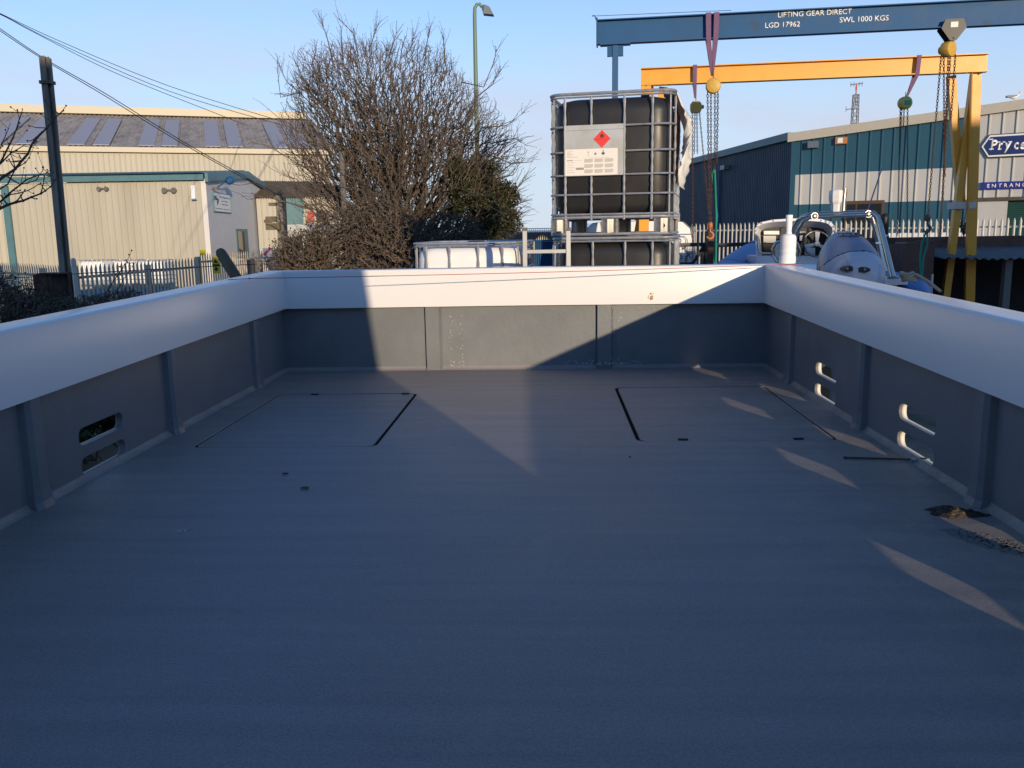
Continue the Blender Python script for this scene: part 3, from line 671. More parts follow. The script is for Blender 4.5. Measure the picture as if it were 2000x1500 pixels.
# blue
zb = 4.42; A0 = PZ(1165, 64, zb); B0 = PZ(2000, 22, zb); dirb = (B0-A0).normalized(); B1 = B0+dirb*1.6
nb = V((dirb.y, -dirb.x, 0)); nb = nb if nb.y < 0 else -nb
bdep = (PP(1165, 40, A0, nb)-PP(1165, 88, A0, nb)).length
blue = thing('gantry_crane', (A0.x, A0.y, 0), 'blue gantry crane with white lettering on its long beam', 'gantry crane')
q = MB(); ibeam(q, A0, B1, nb, bdep, .10); bm_ = q.build('beam', m_bluesteel, blue)
text('LIFTING GEAR DIRECT', PP(1519, 34.5, A0, nb), PP(1663, 27, A0, nb), .052, nb, m_signwhite, 'lettering', bm_, bold=.012, lift=.006)
text('LGD 17962', PP(1494, 55, A0, nb), PP(1562, 52, A0, nb), .054, nb, m_signwhite, 'lettering', bm_, bold=.012, lift=.006)
text('SWL 1000 KGS', PP(1639, 44.5, A0, nb), PP(1735, 40, A0, nb), .054, nb, m_signwhite, 'lettering', bm_, bold=.012, lift=.006)
q = MB(); e0 = A0-dirb*.0; q.obox(A0+dirb*.006, dirb*.006, nb*.055, V((0, 0, bdep/2+.02)))
q.tube([A0+V((0, 0, bdep/2+.0)), A0+V((-.02, 0, bdep/2+.05)), A0+V((-.05, 0, bdep/2+.045))], .006, 6); q.tube([A0+V((-.04, 0, bdep/2+.045)), A0+dirb*1.4+V((0, 0, bdep/2+.03))], .003, 5)
q.build('end_plate', m_bluesteel, bm_)
def legset(base, x_along, n, parent, m_, ztop_, w_=.06):
    q = MB(); p = base+dirb*x_along; q.bar(V((p.x, p.y, .08)), V((p.x, p.y, ztop_)), w_, w_, side=(1, 0, 0)); lg = q.build('leg', m_, parent)
    q = MB(); q.obox(V((p.x, p.y, ztop_-.006)), dirb*.16, nb*.06, V((0, 0, .006)))
    q.obox(V((p.x, p.y, ztop_-.07)), dirb*.085, nb*.02, V((0, 0, .055))); q.build('head_plate', m_, lg)
    for s in (-1, 1):
        q = MB(); q.bar(V((p.x, p.y, .7)), V((p.x, p.y, .08))+n*s*.75, .05, .05); q.build('brace', m_, lg)
    q = MB(); q.bar(V((p.x, p.y, .1))-n*.85, V((p.x, p.y, .1))+n*.85, .08, .05); q.build('foot', m_, lg)
    return lg
legset(A0, .20, nb, blue, m_bluesteel, zb-bdep/2)
legset(B1, -.2, nb, blue, m_bluesteel, zb-bdep/2)
# yellow
zy = 4.42; A1 = PZ(1252, 151, zy); B2 = PZ(1928, 123, zy); diry = (B2-A1).normalized(); ny = V((diry.y, -diry.x, 0)); ny = ny if ny.y < 0 else -ny
ydep = (PP(1252, 134, A1, ny)-PP(1252, 168, A1, ny)).length
yel = thing('gantry_crane', (A1.x, A1.y, 0), 'yellow gantry crane standing behind the blue one', 'gantry crane')
q = MB(); ibeam(q, A1, B2, ny, ydep, .13, .012, .01)
ybm = q.build('beam', m_yellow, yel)
for px in (1262, 1280, 1293, 1312, 1862, 1885, 1918):
    q = MB(); p = PP(px, 166-(px-1252)*.04, A1, ny); q.lathe([(.012, 0), (.012, .03)], V((p.x, p.y, zy-ydep/2-.015))+ny*.045, n=6); q.build('bolt', m_chain, ybm)
yb_ = zy-ydep/2
def yleg(p0, p1, w0, nm='leg', pr=yel):
    q = MB(); d = (p1-p0).normalized(); sd = diry; q.sweep([(-w0/2, -.05), (w0/2, -.05), (w0/2, .05), (-w0/2, .05)], p0, p1, sd); return q.build(nm, m_yellow, pr)
for (vx, vy0, ddx, kx, ky, bx) in ((1906, 142, 1848, 1872, 402, 1902),):
    Yr = B2.y
    top = PP(1906, 148, B2, ny); bot = V((top.x-.03, top.y-.0, .1)); top.z = yb_
    top = V((PY(1907, 142, top.y).x, top.y, yb_)); LB = PY(1895, 570, top.y); LB = top+(LB-top)*((yb_-.05)/(yb_-LB.z))
    q = MB(); w_ = .17
    q.sweep([(-.068, -.03), (-.055, -.035), (-.055, .02), (.072, .02), (.072, .035), (-.068, .035)], LB, top, diry); q.build('leg', m_yellow, yel)
    p1 = PY(1848, 570, Yr+.12); p0 = V((PY(1903, 150, Yr+.12).x, Yr+.12, yb_)); dd = (p1-p0).normalized(); p1 = p0+dd*((yb_-.05)/-dd.z)
    yleg(p0, p1, .09)
    p0 = PY(1873, 146, Yr-.0); p0.z = yb_; p1 = PY(1893, 404, Yr+.0); p1.y = p0.y = Yr+.235
    yleg(p0, p1, .10, 'knee_brace')
    a = PY(1866, 402, Yr+.0); c = PY(1906, 400, Yr+.0); q = MB(); q.obox((a+c)/2+V((0, .12, 0)), V((.15, 0, 0)), V((0, .10, 0)), V((0, 0, .045))); q.build('brace_plate', m_palenew, yel)
topL = PP(1262, 160, A1, ny)
q = MB(); q.sweep([(-.07, -.05), (.07, -.05), (.07, .05), (-.07, .05)], V((topL.x-.02, topL.y, .05)), V((topL.x, topL.y, yb_)), diry); q.build('leg', m_yellow, yel)
p0 = PP(1300, 166, A1, ny); p0.z = yb_; p0.y += .22; yleg(p0, V((p0.x-.35, p0.y, 2.2)), .12, 'knee_brace')
yleg(V((topL.x+.05, topL.y+.13, yb_)), V((topL.x+.55, topL.y+.13, .05)), .13)

# ------------------------------------------------------------------ hoists, slings, chains
def chain(q, a, b, pitch=.030, wr=.0038, wid=.0095, sag=0.):
    a, b = V(a), V(b); L = (b-a).length; n = max(2, int(L/pitch)); d = (b-a).normalized(); s1, s2 = perp(d)
    for i in range(n):
        t = (i+.5)/n; c = a+(b-a)*t+V((0, 0, -sag*math.sin(math.pi*t)))
        sd = s1 if i % 2 else s2
        pts = []
        for j in range(8):
            th = 2*math.pi*j/8; pts.append(c+d*(math.sin(th)*pitch*.68)+sd*(math.cos(th)*wid))
        q.tube(pts, wr, 4, closed=True)
def sling(px0, px1, ytop, px_h, py_h, p0, n, dep, fl_w, lab, legs=((0, 0), (1, 0))):
    """webbing choked over a beam, both legs meeting at the hoist hook"""
    q = MB(); hk = PP(px_h, py_h, p0, n); dir_ = V((-n.y, n.x, 0))
    if dir_.x < 0: dir_ = -dir_
    for k, (px, hw) in enumerate(((px0, .026), (px1, .026))):
        c = PP(px, ytop, p0, n); zt = c.z
        for sgn in (1, -1):
            a_ = V((c.x, c.y, p0.z+dep/2+.004))+n*sgn*(fl_w/2+.004); b_ = V((c.x, c.y, p0.z-dep/2-.004))+n*sgn*(fl_w/2+.004)
            b_ = a_+(b_-a_)+(hk-b_).dot(dir_)*dir_*.12
            q.prism([a_-dir_*.027, a_+dir_*.027, b_+dir_*.025, b_-dir_*.025], n*sgn*.004)
            q.prism([b_-dir_*.025, b_+dir_*.025, hk+dir_*.014+V((0, 0, .02)), hk-dir_*.014+V((0, 0, .02))], n*sgn*.004)
        q.obox(V((c.x, c.y, p0.z+dep/2+.006)), dir_*.027, n*(fl_w/2+.008), V((0, 0, .002)))
        if px1 == px0: break
    return tag(q.build('lifting_sling', m_sling, fixn=True), lab, 'sling')
def hook(q, p, s=1.):
    pts = [p+V((.0, 0, .05*s)), p]+[p+V((.022*s*math.sin(t), 0, -.025*s-.022*s*(1-math.cos(t))+.02*s)) for t in [i*.55 for i in range(1, 9)]]
    q.tube(pts, [.007*s]*2+[.009*s]*6+[.006*s]*2, 6)
def hoist(name_label, c, r, n, drops, hooky, m_body=m_hoist, boxy=False, label=None, hookm=None, mch=m_chain, pitch=.030):
    t = thing('chain_hoist', c, name_label, 'chain hoist')
    q = MB()
    if boxy:
        q.loft([[c+V((x*r*k, y*r*.6, z*r)) for x, z in ((-.8, -1), (.8, -1), (1, -.5), (1, .5), (.6, 1), (-.6, 1), (-1, .5), (-1, -.5))] for y, k in ((-1, .85), (-.7, 1), (.7, 1), (1, .85))])
        q.lathe([(r*.35, 0), (r*.35, r*.5), (r*.2, r*.6)], c+V((r*.9, 0, 0)), ax=(1, 0, 0), n=10)
    else:
        q.lathe([(r*.7, -r*.75), (r*.95, -r*.65), (r, -r*.3), (r, r*.35), (r*.93, r*.5), (r*.6, r*.62), (r*.25, r*.64)], c, ax=n, n=24)
        q.lathe([(r*.5, 0), (r*.5, r*.5), (r*.3, r*.6)], c-n*r*1.2, ax=n, n=12)
    q.build('casing', m_body, t, smooth=True)
    q = MB(); hook(q, c+V((0, 0, r*1.05)), r/.085); q.build('top_hook', m_chain, t, smooth=True)
    if label: 
        q = MB(); q.obox(c+n*r*.66, perp(n)[0]*r*.5, n*.003, V((0, 0, r*.32))); q.build('name_plate', label, t)
    for i, (dx, end, mm) in enumerate(drops):
        q = MB(); st = c+V((dx*r, -.02*(i % 2)*n.y, -r*.7)); chain(q, st, end, pitch=pitch); q.build('chain', mm, t, fixn=False)
    if hookm is not None:
        q = MB(); hook(q, hooky, 1.6); q.lathe([(.02, 0), (.028, .01), (.028, .05), (.018, .07)], hooky+V((0, 0, .03)), n=10); q.build('bottom_hook', hookm, t, smooth=True)
    return t
# on the blue beam
sling(1383, 1399, 30, 1391, 152, A0, nb, bdep, .10, 'purple webbing sling wrapped twice round the blue beam')
c = PP(1393, 168, A0, nb); Yc = c.y
hoist('round yellow hand chain hoist hanging from the doubled sling on the blue beam', c, .078, nb,
      [(-.75, PY(1386, 440, Yc), m_chain), (-.25, PY(1389, 445, Yc+.05), m_rustchain), (.25, PY(1396, 330, Yc), m_chain), (.7, PY(1400, 320, Yc-.03), m_chain)], PY(1387, 452, Yc), hookm=m_orange)
tr_ = PP(1859, 55, A0, nb)
tro = thing('beam_trolley', tr_, 'black triangular trolley running under the blue beam', 'trolley')
q = MB()
for s in (1, -1):
    o_ = nb*s*.062; q.prism([tr_+o_+dirb*a_+V((0, 0, z)) for a_, z in ((-.12, -.01), (-.085, .075), (.085, .075), (.12, -.01), (.03, -.13), (-.03, -.13))], nb*s*.008)
    for a_ in (-.07, .07): q.lathe([(.028, 0), (.028, -.02)], tr_+o_+dirb*a_+V((0, 0, -bdep/2+.045+zb-tr_.z)), ax=nb*s, n=14)
q.tube([tr_+nb*.07+V((0, 0, -.11)), tr_-nb*.07+V((0, 0, -.11))], .012, 8); q.build('side_plates', m_black, tro)
q = MB(); q.tube([tr_+V((-.03, 0, -.12)), tr_+V((-.032, 0, -.17)), tr_+V((0, 0, -.20)), tr_+V((.032, 0, -.17)), tr_+V((.03, 0, -.12))], .008, 6); q.build('shackle', m_chain, tro)
q = MB(); q.obox(tr_+nb*.073+V((0, 0, .02)), dirb*.035, nb*.0015, V((0, 0, .026))); q.build('name_plate', m_paper, tro)
c = PP(1853, 96, A0, nb); Yc = c.y
hoist('yellow chain hoist hanging from the black trolley at the right of the blue beam', c, .078, V((.55, -.83, 0)),
      [(-.9, PY(1812, 425, Yc-.3), m_chain), (-.5, PY(1845, 345, Yc), m_rustchain), (.0, PY(1841, 392, Yc), m_rustchain), (.35, PY(1836, 470, Yc), m_chain), (.9, PY(1857, 235, Yc+.1), m_chain)], PY(1811, 438, Yc-.3), hookm=m_chain)
# on the yellow beam
sling(1357, 1357, 128, 1358, 195, A1, ny, ydep, .13, 'single purple sling on the left half of the yellow beam')
c = PP(1359, 209, A1, ny); Yc = c.y
hoist('rusty yellow lever hoist on the left half of the yellow beam', c, .075, ny,
      [(-.6, PY(1353, 515, Yc), m_rustchain), (-.1, PY(1356, 300, Yc), m_chain), (.2, PY(1362, 300, Yc), m_chain), (.7, PY(1385, 420, Yc), m_rustchain)], None, boxy=True)
sling(1793, 1793, 108, 1772, 190, B2, ny, ydep, .13, 'slanting purple sling on the right half of the yellow beam')
c = PP(1768, 201, A1, ny); Yc = c.y
hoist('yellow hoist with a green plate on the right half of the yellow beam', c, .085, V((.2, -.98, 0)),
      [(-.7, PY(1753, 460, Yc), m_rustchain), (-.4, PY(1757, 300, Yc), m_chain), (-.1, PY(1764, 250, Yc), m_chain), (.5, PY(1772, 455, Yc), m_chain)], None, label=m_greenlabel, m_body=mat('lime_yellow_paint', (.60, .47, .10), .5, var=.15, vscale=10))
# green lifting strops
q = MB(); a = PY(1396, 332, 9.9); b_ = PY(1399, 420, 9.9); c = PY(1398, 520, 9.9)
q.tube([PY(1393, 338, 9.88), PY(1395, 331, 9.88), a, b_, c, V((c.x, c.y, 1.9))], .011, 8); q.tube([a+V((-.03, .03, 0)), b_+V((.015, .02, 0)), c+V((-.02, .02, 0))], .008, 6)
tag(q.build('lifting_strop', m_greenrope, smooth=True), 'green strop hanging vertically from the round yellow hoist', 'strop')
q = MB(); h_ = PY(1811, 448, 9.55)
q.tube([h_, PY(1800, 475, 9.4), PY(1797, 505, 9.3), PY(1800, 552, 9.1)], .010, 6); q.tube([h_, PY(1811, 478, 9.45), PY(1803, 505, 9.3), PY(1800, 552, 9.1)], .010, 6)
tag(q.build('lifting_strop', m_greenrope, smooth=True), 'green strop splitting into a V below the rusty hook, down to the inflatable', 'strop')

# ================================================================== BUILDINGS
def ribwall(q, a, b, z0, h0, h1, pitch, dep, n, rw=.25, z0b=None):
    """profiled sheet from a to b; bottom z0, top running from h0 to h1; n points outwards"""
    a, b, n = V(a), V(b), V(n).normalized(); L = (b-a).length; d = (b-a)/L; k = int(L/pitch)+1; z0b = z0 if z0b is None else z0b
    pts = []
    for i in range(k):
        for f_, o_ in ((0, 0), (1-rw, 0), (1-rw*.75, dep), (1-rw*.25, dep)):
            s_ = (i+f_)*pitch
            if s_ < L: pts.append((s_, o_))
    pts.append((L, 0)); vv = []
    for s_, o_ in pts:
        p = a+d*s_+n*o_; vv += [V((p.x, p.y, z0+(z0b-z0)*s_/L)), V((p.x, p.y, h0+(h1-h0)*s_/L))]
    m = len(pts); q.add(vv, [(2*i, 2*i+2, 2*i+3, 2*i+1) for i in range(m-1)])
def slab(q, poly, dv): q.prism(poly, dv)
# ---- cream shed with teal trim, left
def flat(p, z=0.): return V((p.x, p.y, z))
SR = PY(405, 400, 36.5); SL = PY(8, 400, 36.1); d_ = (SR-SL); d_.z = 0; d_.normalize(); SLL = SL.copy(); nS = V((d_.y, -d_.x, 0))
ez = PP(405, 352, SR, nS).z
GF = PY(536, 400, 54.); gd = flat(GF-SR); gl = gd.length; gd.normalize(); nG = V((gd.y, -gd.x, 0)); 
if nG.x < 0: nG = -nG
shd = thing('shed', flat(SR), 'low cream metal shed with teal trim and a grey gable carrying a white sign', 'building')
q = MB(); ribwall(q, flat(SL), flat(SR), 0, ez-.02, ez-.02, .27, .045, nS); q.build('wall', m_cream, shd, fixn=False)
q = MB(); rz = PY(483, 342, 45).z; mid = flat(SR)+gd*gl/2
ezg = PP(412, 352, SR, nG).z
farz = PY(536, 386, 54).z
q.prism([flat(SR), flat(SR)+gd*gl, V((*(SR+gd*gl).xy, ezg)), V((*mid.xy, rz)), V((*SR.xy, ezg))], -nG*.25)
gw = q.build('gable_wall', m_render, shd)
q = MB(); q.prism([flat(SL)-d_*.0, flat(SL)+d_*.28, V((*(SL+d_*.28).xy, ez-.1)), V((*SL.xy, ez-.1))], nS*.12); q.build('corner_trim', m_tealtrim, shd)
# eaves fascia, corrugated roof edge, roof planes
q = MB(); q.obox((flat(SL)+flat(SR))/2+V((0, 0, ez+.12))+nS*.22-d_*1.0, (d_*(SR-SL).length/2+d_*1.0), nS*.05, V((0, 0, .115))); q.build('fascia', m_tealtrim, shd)
q = MB(); vv = []; kk = 150; Lr = (SR-SL).length+2
for i in range(kk*4+1):
    s_ = -2+Lr*i/(kk*4); up_ = (.0, .05, .05, .0)[i % 4]
    p = flat(SL)+d_*s_; e_ = p+nS*.32; r_ = p+gd*gl/2
    vv += [V((e_.x, e_.y, ez+.27+up_)), V((r_.x, r_.y, rz+.22+up_))]
q.add(vv, [(2*i, 2*i+2, 2*i+3, 2*i+1) for i in range(kk*4)])
q.add([V((*(SL-d_*2+gd*gl/2).xy, rz+.22)), V((*(SR+gd*gl/2).xy, rz+.22)), V((*(SR+gd*gl).xy, ezg+.25)), V((*(SL-d_*2+gd*gl).xy, ezg+.25))], [(0, 1, 2, 3)])
o = q.build('roof', m_tealtrim, shd, fixn=False)
q = MB()
for a, b_ in ((V((*SR.xy, ezg+.22))-gd*.3, V((*mid.xy, rz+.22))), (V((*mid.xy, rz+.22)), V((*(SR+gd*gl).xy, ezg+.22))+gd*.4)):
    q.prism([a+nG*.05, b_+nG*.05, b_+nG*.05-V((0, 0, .36)), a+nG*.05-V((0, 0, .36))], nG*.12)
q.build('barge_board', m_tealtrim, shd)
def onG(x, y): return PP(x, y, SR, nG)
def onS(x, y): return PP(x, y, SR, nS)
# window in the gable
q = MB(); a = onG(459, 447); b_ = onG(481.5, 447); zt, zb_ = a.z, a.z-1.75
q.prism([V((a.x, a.y, zb_)), V((b_.x, b_.y, zb_)), V((b_.x, b_.y, zt)), V((a.x, a.y, zt))], nG*.05); wn = q.build('window', m_tealtrim, gw)
q = MB(); e = (b_-a); e.z = 0
q.prism([V((*(a+e*.12).xy, zb_+.1)), V((*(a+e*.45).xy, zb_+.1)), V((*(a+e*.45).xy, zt-.12)), V((*(a+e*.12).xy, zt-.12))], nG*.056); q.build('glass', m_glass, wn)
q = MB(); q.prism([V((*(a+e*.5).xy, zb_+.1)), V((*(a+e*.66).xy, zb_+.1)), V((*(a+e*.66).xy, zt-.12)), V((*(a+e*.5).xy, zt-.12))], nG*.056); q.build('curtain', m_woodbrown, wn)
# white company sign
sg = thing('company_sign', onG(431, 394), 'white company sign with blue monogram on the grey gable of the cream shed', 'sign')
c0, c1, c2_, c3 = onG(416.5, 412), onG(449, 415), onG(446, 377), onG(413.5, 373)
w0 = (c1-c0).xy.length; hS = c3.z-c0.z-.05
eg = gd
def sgp(u, v_): return V((*(flat(c0)+eg*w0*u).xy, c0.z+hS*v_))
q = MB(); q.prism([sgp(0, 0), sgp(1, 0), sgp(1, 1), sgp(0, 1)], nG*.06); bd = q.build('board', m_signwhite, sg)
q = MB()
for u0_, v0_, u1_, v1_ in ((-.01, -.03, 1.01, 0), (-.01, 1, 1.01, 1.03), (-.012, -.03, 0, 1.03), (1, -.03, 1.012, 1.03)): q.prism([sgp(u0_, v0_), sgp(u1_, v0_), sgp(u1_, v1_), sgp(u0_, v1_)], nG*.075)
q.build('frame', m_tealtrim, sg)
def st(body, u0_, u1_, v_, h, m_, bold=0.): 
    text(body, sgp(u0_, v_)+nG*.06, sgp(u1_, v_)+nG*.06, h*hS, nG, m_, 'lettering', bd, bold=bold, ext=.004)
st('m', .03, .17, .62, .30, m_signblue, .05); st('p', .17, .29, .48, .34, m_signblue, .05)
st('W.P. Eastern Ltd', .32, .95, .76, .10, m_signblue, .01); st('Electro-Plating', .45, .82, .56, .075, m_signblue); st('Metal Finishers', .45, .82, .38, .075, m_signblue); st('Tel: 01502 573339   Fax: 01502 512776', .06, .95, .12, .06, m_signblue)
# lamps and fittings on the shed
def fitting(p, n, kind, parent, s=1.):
    q = MB()
    if kind == 'flood':
        q.bar(p, p+n*.35*s, .05, .05); c = p+n*.42*s; q.obox(c, perp(n)[0]*.17*s, (n*.8+V((0, 0, -.4))).normalized()*.07*s, V((0, 0, .11*s)))
        return q.build('floodlight', m_lamphead, parent)
    if kind == 'swan':
        q.tube([p-V((0, 0, .25*s)), p+n*.25*s-V((0, 0, .1*s)), p+n*.5*s+V((0, 0, .12*s))], .03*s, 6); q.lathe([(.06*s, 0), (.17*s, .08*s), (.17*s, .3*s), (.1*s, .36*s)], p+n*.45*s, ax=(n+V((0, 0, .4))), n=10)
        return q.build('wall_lamp', m_bluesteel, parent)
    if kind == 'cam':
        q.bar(p, p+n*.25*s, .05, .05); q.bar(p+n*.25*s+V((0, 0, .05)), p+n*.3*s+V((.05, -.1, -.5*s)), .16*s, .16*s)
        return q.build('security_camera', m_white, parent)
    q.bar(p-V((.25*s, 0, 0)), p+V((.25*s, 0, 0))+n*.1, .08, .08); q.lathe([(.09*s, 0), (.12*s, .15*s)], p+n*.1+V((.2*s, 0, 0)), ax=n, n=8); q.lathe([(.09*s, 0), (.12*s, .15*s)], p+n*.1-V((.2*s, 0, 0)), ax=n, n=8)
    return q.build('twin_lamp', m_timbergrey, parent)
fitting(onG(421, 356), nG, 'swan', gw); fitting(onG(414, 368), nG, 'twin', gw, .6)
fitting(onS(382, 366), nS, 'cam', shd); fitting(onS(334, 372), nS, 'twin', shd); fitting(onS(204, 369), nS, 'twin', shd, .8)
# ---- the big cream warehouse behind
WL = PY(0, 300, 55); WR = PY(642, 300, 62.5); wd = flat(WR-WL).normalized(); nW = V((wd.y, -wd.x, 0)); WLL = flat(WL)-wd*25; WRf = flat(WR)
wz = PP(320, 297, WR, nW).z; bk = -nW; run = 15.; rise = run*.265
wh_ = thing('warehouse', WRf, 'large cream warehouse with weathered grey roof and roof lights behind the shed', 'building')
q = MB(); ribwall(q, WLL, WRf, 0, wz, wz, .33, .035, nW); q.build('wall', m_cream, wh_, fixn=False)
q = MB(); q.prism([WRf-wd*.06, WRf+bk*2*run-wd*.06, V((*(WRf+bk*2*run-wd*.06).xy, wz)), V((*(WRf+bk*run-wd*.06).xy, wz+rise)), V((*(WRf-wd*.06).xy, wz))], -wd*.2); q.build('gable_wall', m_cream, wh_)
q = MB(); q.obox((WLL+WRf)/2+V((0, 0, wz+.1))+nW*.15, wd*(WRf-WLL).length/2, nW*.2, V((0, 0, .16))); q.build('gutter', m_creamtrim, wh_)
q = MB(); vv = []; Lw = (WRf-WLL).length; kk = int(Lw/.33)
for i in range(kk*4+1):
    s_ = Lw*i/(kk*4)+.25; u_ = (0, .07, .07, 0)[i % 4]; p = WLL+wd*s_; r_ = p+bk*run
    vv += [V((p.x, p.y, wz+.2+u_)), V((r_.x, r_.y, wz+.2+rise+u_))]
q.add(vv, [(2*i, 2*i+2, 2*i+3, 2*i+1) for i in range(kk*4)])
q.add([V((*(WLL+bk*run).xy, wz+.2+rise)), V((*(WRf+bk*run).xy, wz+.2+rise)), V((*(WRf+bk*run*2).xy, wz+.2)), V((*(WLL+bk*run*2).xy, wz+.2))], [(0, 1, 2, 3)])
q.build('roof', m_asb, wh_, fixn=False)
q = MB(); r0_ = bk*run; q.prism([V((*(WLL+r0_+nW*.9).xy, wz+rise+.15)), V((*(WLL+r0_+nW*.9).xy, wz+rise+.72)), V((*(WLL+r0_-nW*.9).xy, wz+rise+.72)), V((*(WLL+r0_-nW*.9).xy, wz+rise+.15))], wd*Lw); q.build('ridge_vent', m_creamtrim, wh_)
q = MB(); q.obox(WRf+bk*run/2+V((0, 0, wz+rise/2+.28))+wd*.25, (bk*run+V((0, 0, rise)))/2, wd*.12, V((0, 0, .16))); q.build('verge_trim', m_creamtrim, wh_)
nR = (V((0, 0, 1))*run+nW*rise).normalized()
for px in (-18, 42, 147, 197, 286, 331, 417, 461, 550, 590):
    p0 = PP(px, 296, V((*WRf.xy, wz+.2)), nW); p0 = V((p0.x, p0.y, wz+.2)); sl_ = (bk*run+V((0, 0, rise)))
    q = MB(); q.prism([p0-wd*.5+sl_*.04+nR*.09, p0+wd*.5+sl_*.04+nR*.09, p0+wd*.5+sl_*.80+nR*.09, p0-wd*.5+sl_*.80+nR*.09], nR*.05); q.build('roof_light', m_skyl, wh_)
# ---- low lean-to between shed and tree
LY = 47.; a = PY(500, 387, LY); b_ = PY(672, 387, LY+2.5); lt = thing('outbuilding', flat((a+b_)/2), 'low cream outbuilding with mossy brown roof between the shed and the bare tree', 'building')
ld = flat(b_-a).normalized(); nl = V((ld.y, -ld.x, 0)); lz = a.z
q = MB(); ribwall(q, flat(a), flat(b_), 0, lz, lz, .3, .03, nl); q.build('wall', m_cream, lt, fixn=False)
q = MB(); vv = []; Ll = (b_-a).length; kk = 40
for i in range(kk*4+1):
    p = flat(a)+ld*(Ll+.3)*i/(kk*4); u_ = (0, .06, .06, 0)[i % 4]; e_ = p+nl*.3; r_ = p-nl*5.5
    vv += [V((e_.x, e_.y, lz+u_)), V((r_.x, r_.y, lz+1.2+u_))]
q.add(vv, [(2*i, 2*i+2, 2*i+3, 2*i+1) for i in range(kk*4)]); q.build('roof', m_brownroof, lt, fixn=False)
def onL(x, y): return PP(x, y, a, nl)
def panel(x0, y0, x1, y1, m_, name, t=.05, pr=lt, fn=onL, n=nl):
    p = [fn(x0, y1), fn(x1, y1), fn(x1, y0), fn(x0, y0)]; q = MB(); q.prism(p, n*t); return q.build(name, m_, pr)
panel(548, 385, 592, 442, m_tealtrim, 'door', .08); panel(596, 398, 634, 401, m_brownroof, 'gutter', .1)
wv = panel(598, 410, 636, 436, m_creamtrim, 'window', .07)
for x0, x1, mm in ((600, 613, mat('red_blind', (.42, .05, .04), .6)), (617, 634, m_glass)):
    pp = [onL(x0, 434), onL(x1, 434), onL(x1, 412), onL(x0, 412)]; q = MB(); q.prism(pp, nl*.08); q.build('pane', mm, wv)
ob = thing('store_shed', flat(PY(590, 460, 40)), 'small grey store with shallow pale roof just behind the brambles', 'building')
a2 = PY(552, 452, 38); b2 = PY(632, 452, 40.); q = MB(); q.prism([flat(a2), flat(b2), V((*b2.xy, a2.z)), V((*a2.xy, a2.z))], (0, 3, 0)); q.build('wall', m_render, ob)
q = MB(); q.prism([V((a2.x-.3, a2.y-.3, a2.z+.10)), V((b2.x+.3, b2.y-.3, a2.z-.1)), V((b2.x+.3, b2.y-.3, a2.z+.02)), V(((a2.x+b2.x)/2, (a2.y+b2.y)/2-.3, a2.z+.30)), V((a2.x-.3, a2.y-.3, a2.z+.28))], (0, 3.5, 0)); q.build('roof', m_whiteclad, ob)
pq = PY(575, 463, 37.9); q = MB(); q.box((pq.x-.35, pq.y-.02, pq.z-.5), (pq.x+.35, pq.y+.05, pq.z)); q.build('window', m_glass, ob)

# ---- teal and white unit, right
C0 = PY(1543, 400, 34.); C1 = PY(1895, 400, 31.0); fd = flat(C1-C0).normalized(); nF = V((fd.y, -fd.x, 0)); nF = nF if nF.y < 0 else -nF
def onF(x, y): return PP(x, y, C0, nF)
S1 = PY(1314, 400, 51.); sd_ = flat(S1-C0).normalized(); nSd = V((-sd_.y, sd_.x, 0)); nSd = nSd if nSd.x < 0 else -nSd
def onSd(x, y): return PP(x, y, C0, nSd)
unit = thing('trade_unit', flat(C0), 'teal and white clad trade unit with navy signs and a green shutter', 'building')
zc = onF(1543, 262).z; pr_ = onF(2000, 196); slope = (pr_.z-zc)/flat(pr_-C0).length
def tz(p): return zc+slope*flat(p-C0).length*(1 if (p-C0).dot(fd) > 0 else -1)
def fF(s_): return flat(C0)+fd*s_
sC = flat(onF(1897, 400)-C0).length; sE = 22.
z1, z2, z3 = onF(1548, 342).z, onF(1548, 400).z, 2.02
TF = .30
q = MB(); ribwall(q, fF(0), fF(sC), z1, zc-TF, zc-TF+slope*sC, .40, .045, nF, .16); q.build('teal_band', m_teal, unit, fixn=False)
q = MB(); ribwall(q, fF(0), fF(sC), z2, z1, z1, .40, .045, nF, .16); q.build('white_band', m_whiteclad, unit, fixn=False)
q = MB(); ribwall(q, fF(0), fF(sC), z3, z2, z2, .40, .045, nF, .16); q.build('teal_band', m_teal, unit, fixn=False)
q = MB(); ribwall(q, fF(0), fF(sC), 0, z3, z3, .40, .02, nF, .16); q.build('white_band', m_white, unit, fixn=False)
zsh = onF(1960, 385).z
q = MB(); ribwall(q, fF(sC), fF(sE), zsh, zc-TF+slope*sC, zc-TF+slope*sE, .40, .045, nF, .16); q.build('pale_wall', m_whiteclad, unit, fixn=False)
q = MB(); q.prism([fF(sC+.0), fF(sC+1.1), V((*fF(sC+1.1).xy, zsh)), V((*fF(sC).xy, zsh))], nF*.03); q.build('pale_wall', m_whiteclad, unit)
q = MB(); vv = []; k = 46
for i in range(k*2+1):
    z = zsh*i/(k*2); o_ = -.12+(.03 if i % 2 else 0)
    for s_ in (sC+.55, sE): p = fF(s_)+nF*o_; vv.append(V((p.x, p.y, z)))
q.add(vv, [(2*i, 2*i+1, 2*i+3, 2*i+2) for i in range(k*2)]); q.build('roller_shutter', m_shutter, unit, fixn=False)
q = MB(); q.prism([fF(sC)+V((0, 0, zsh-.12)), fF(sE)+V((0, 0, zsh-.12)), fF(sE)+V((0, 0, zsh)), fF(sC)+V((0, 0, zsh))], nF*.1); q.build('shutter_header', m_chain, unit)
q = MB()
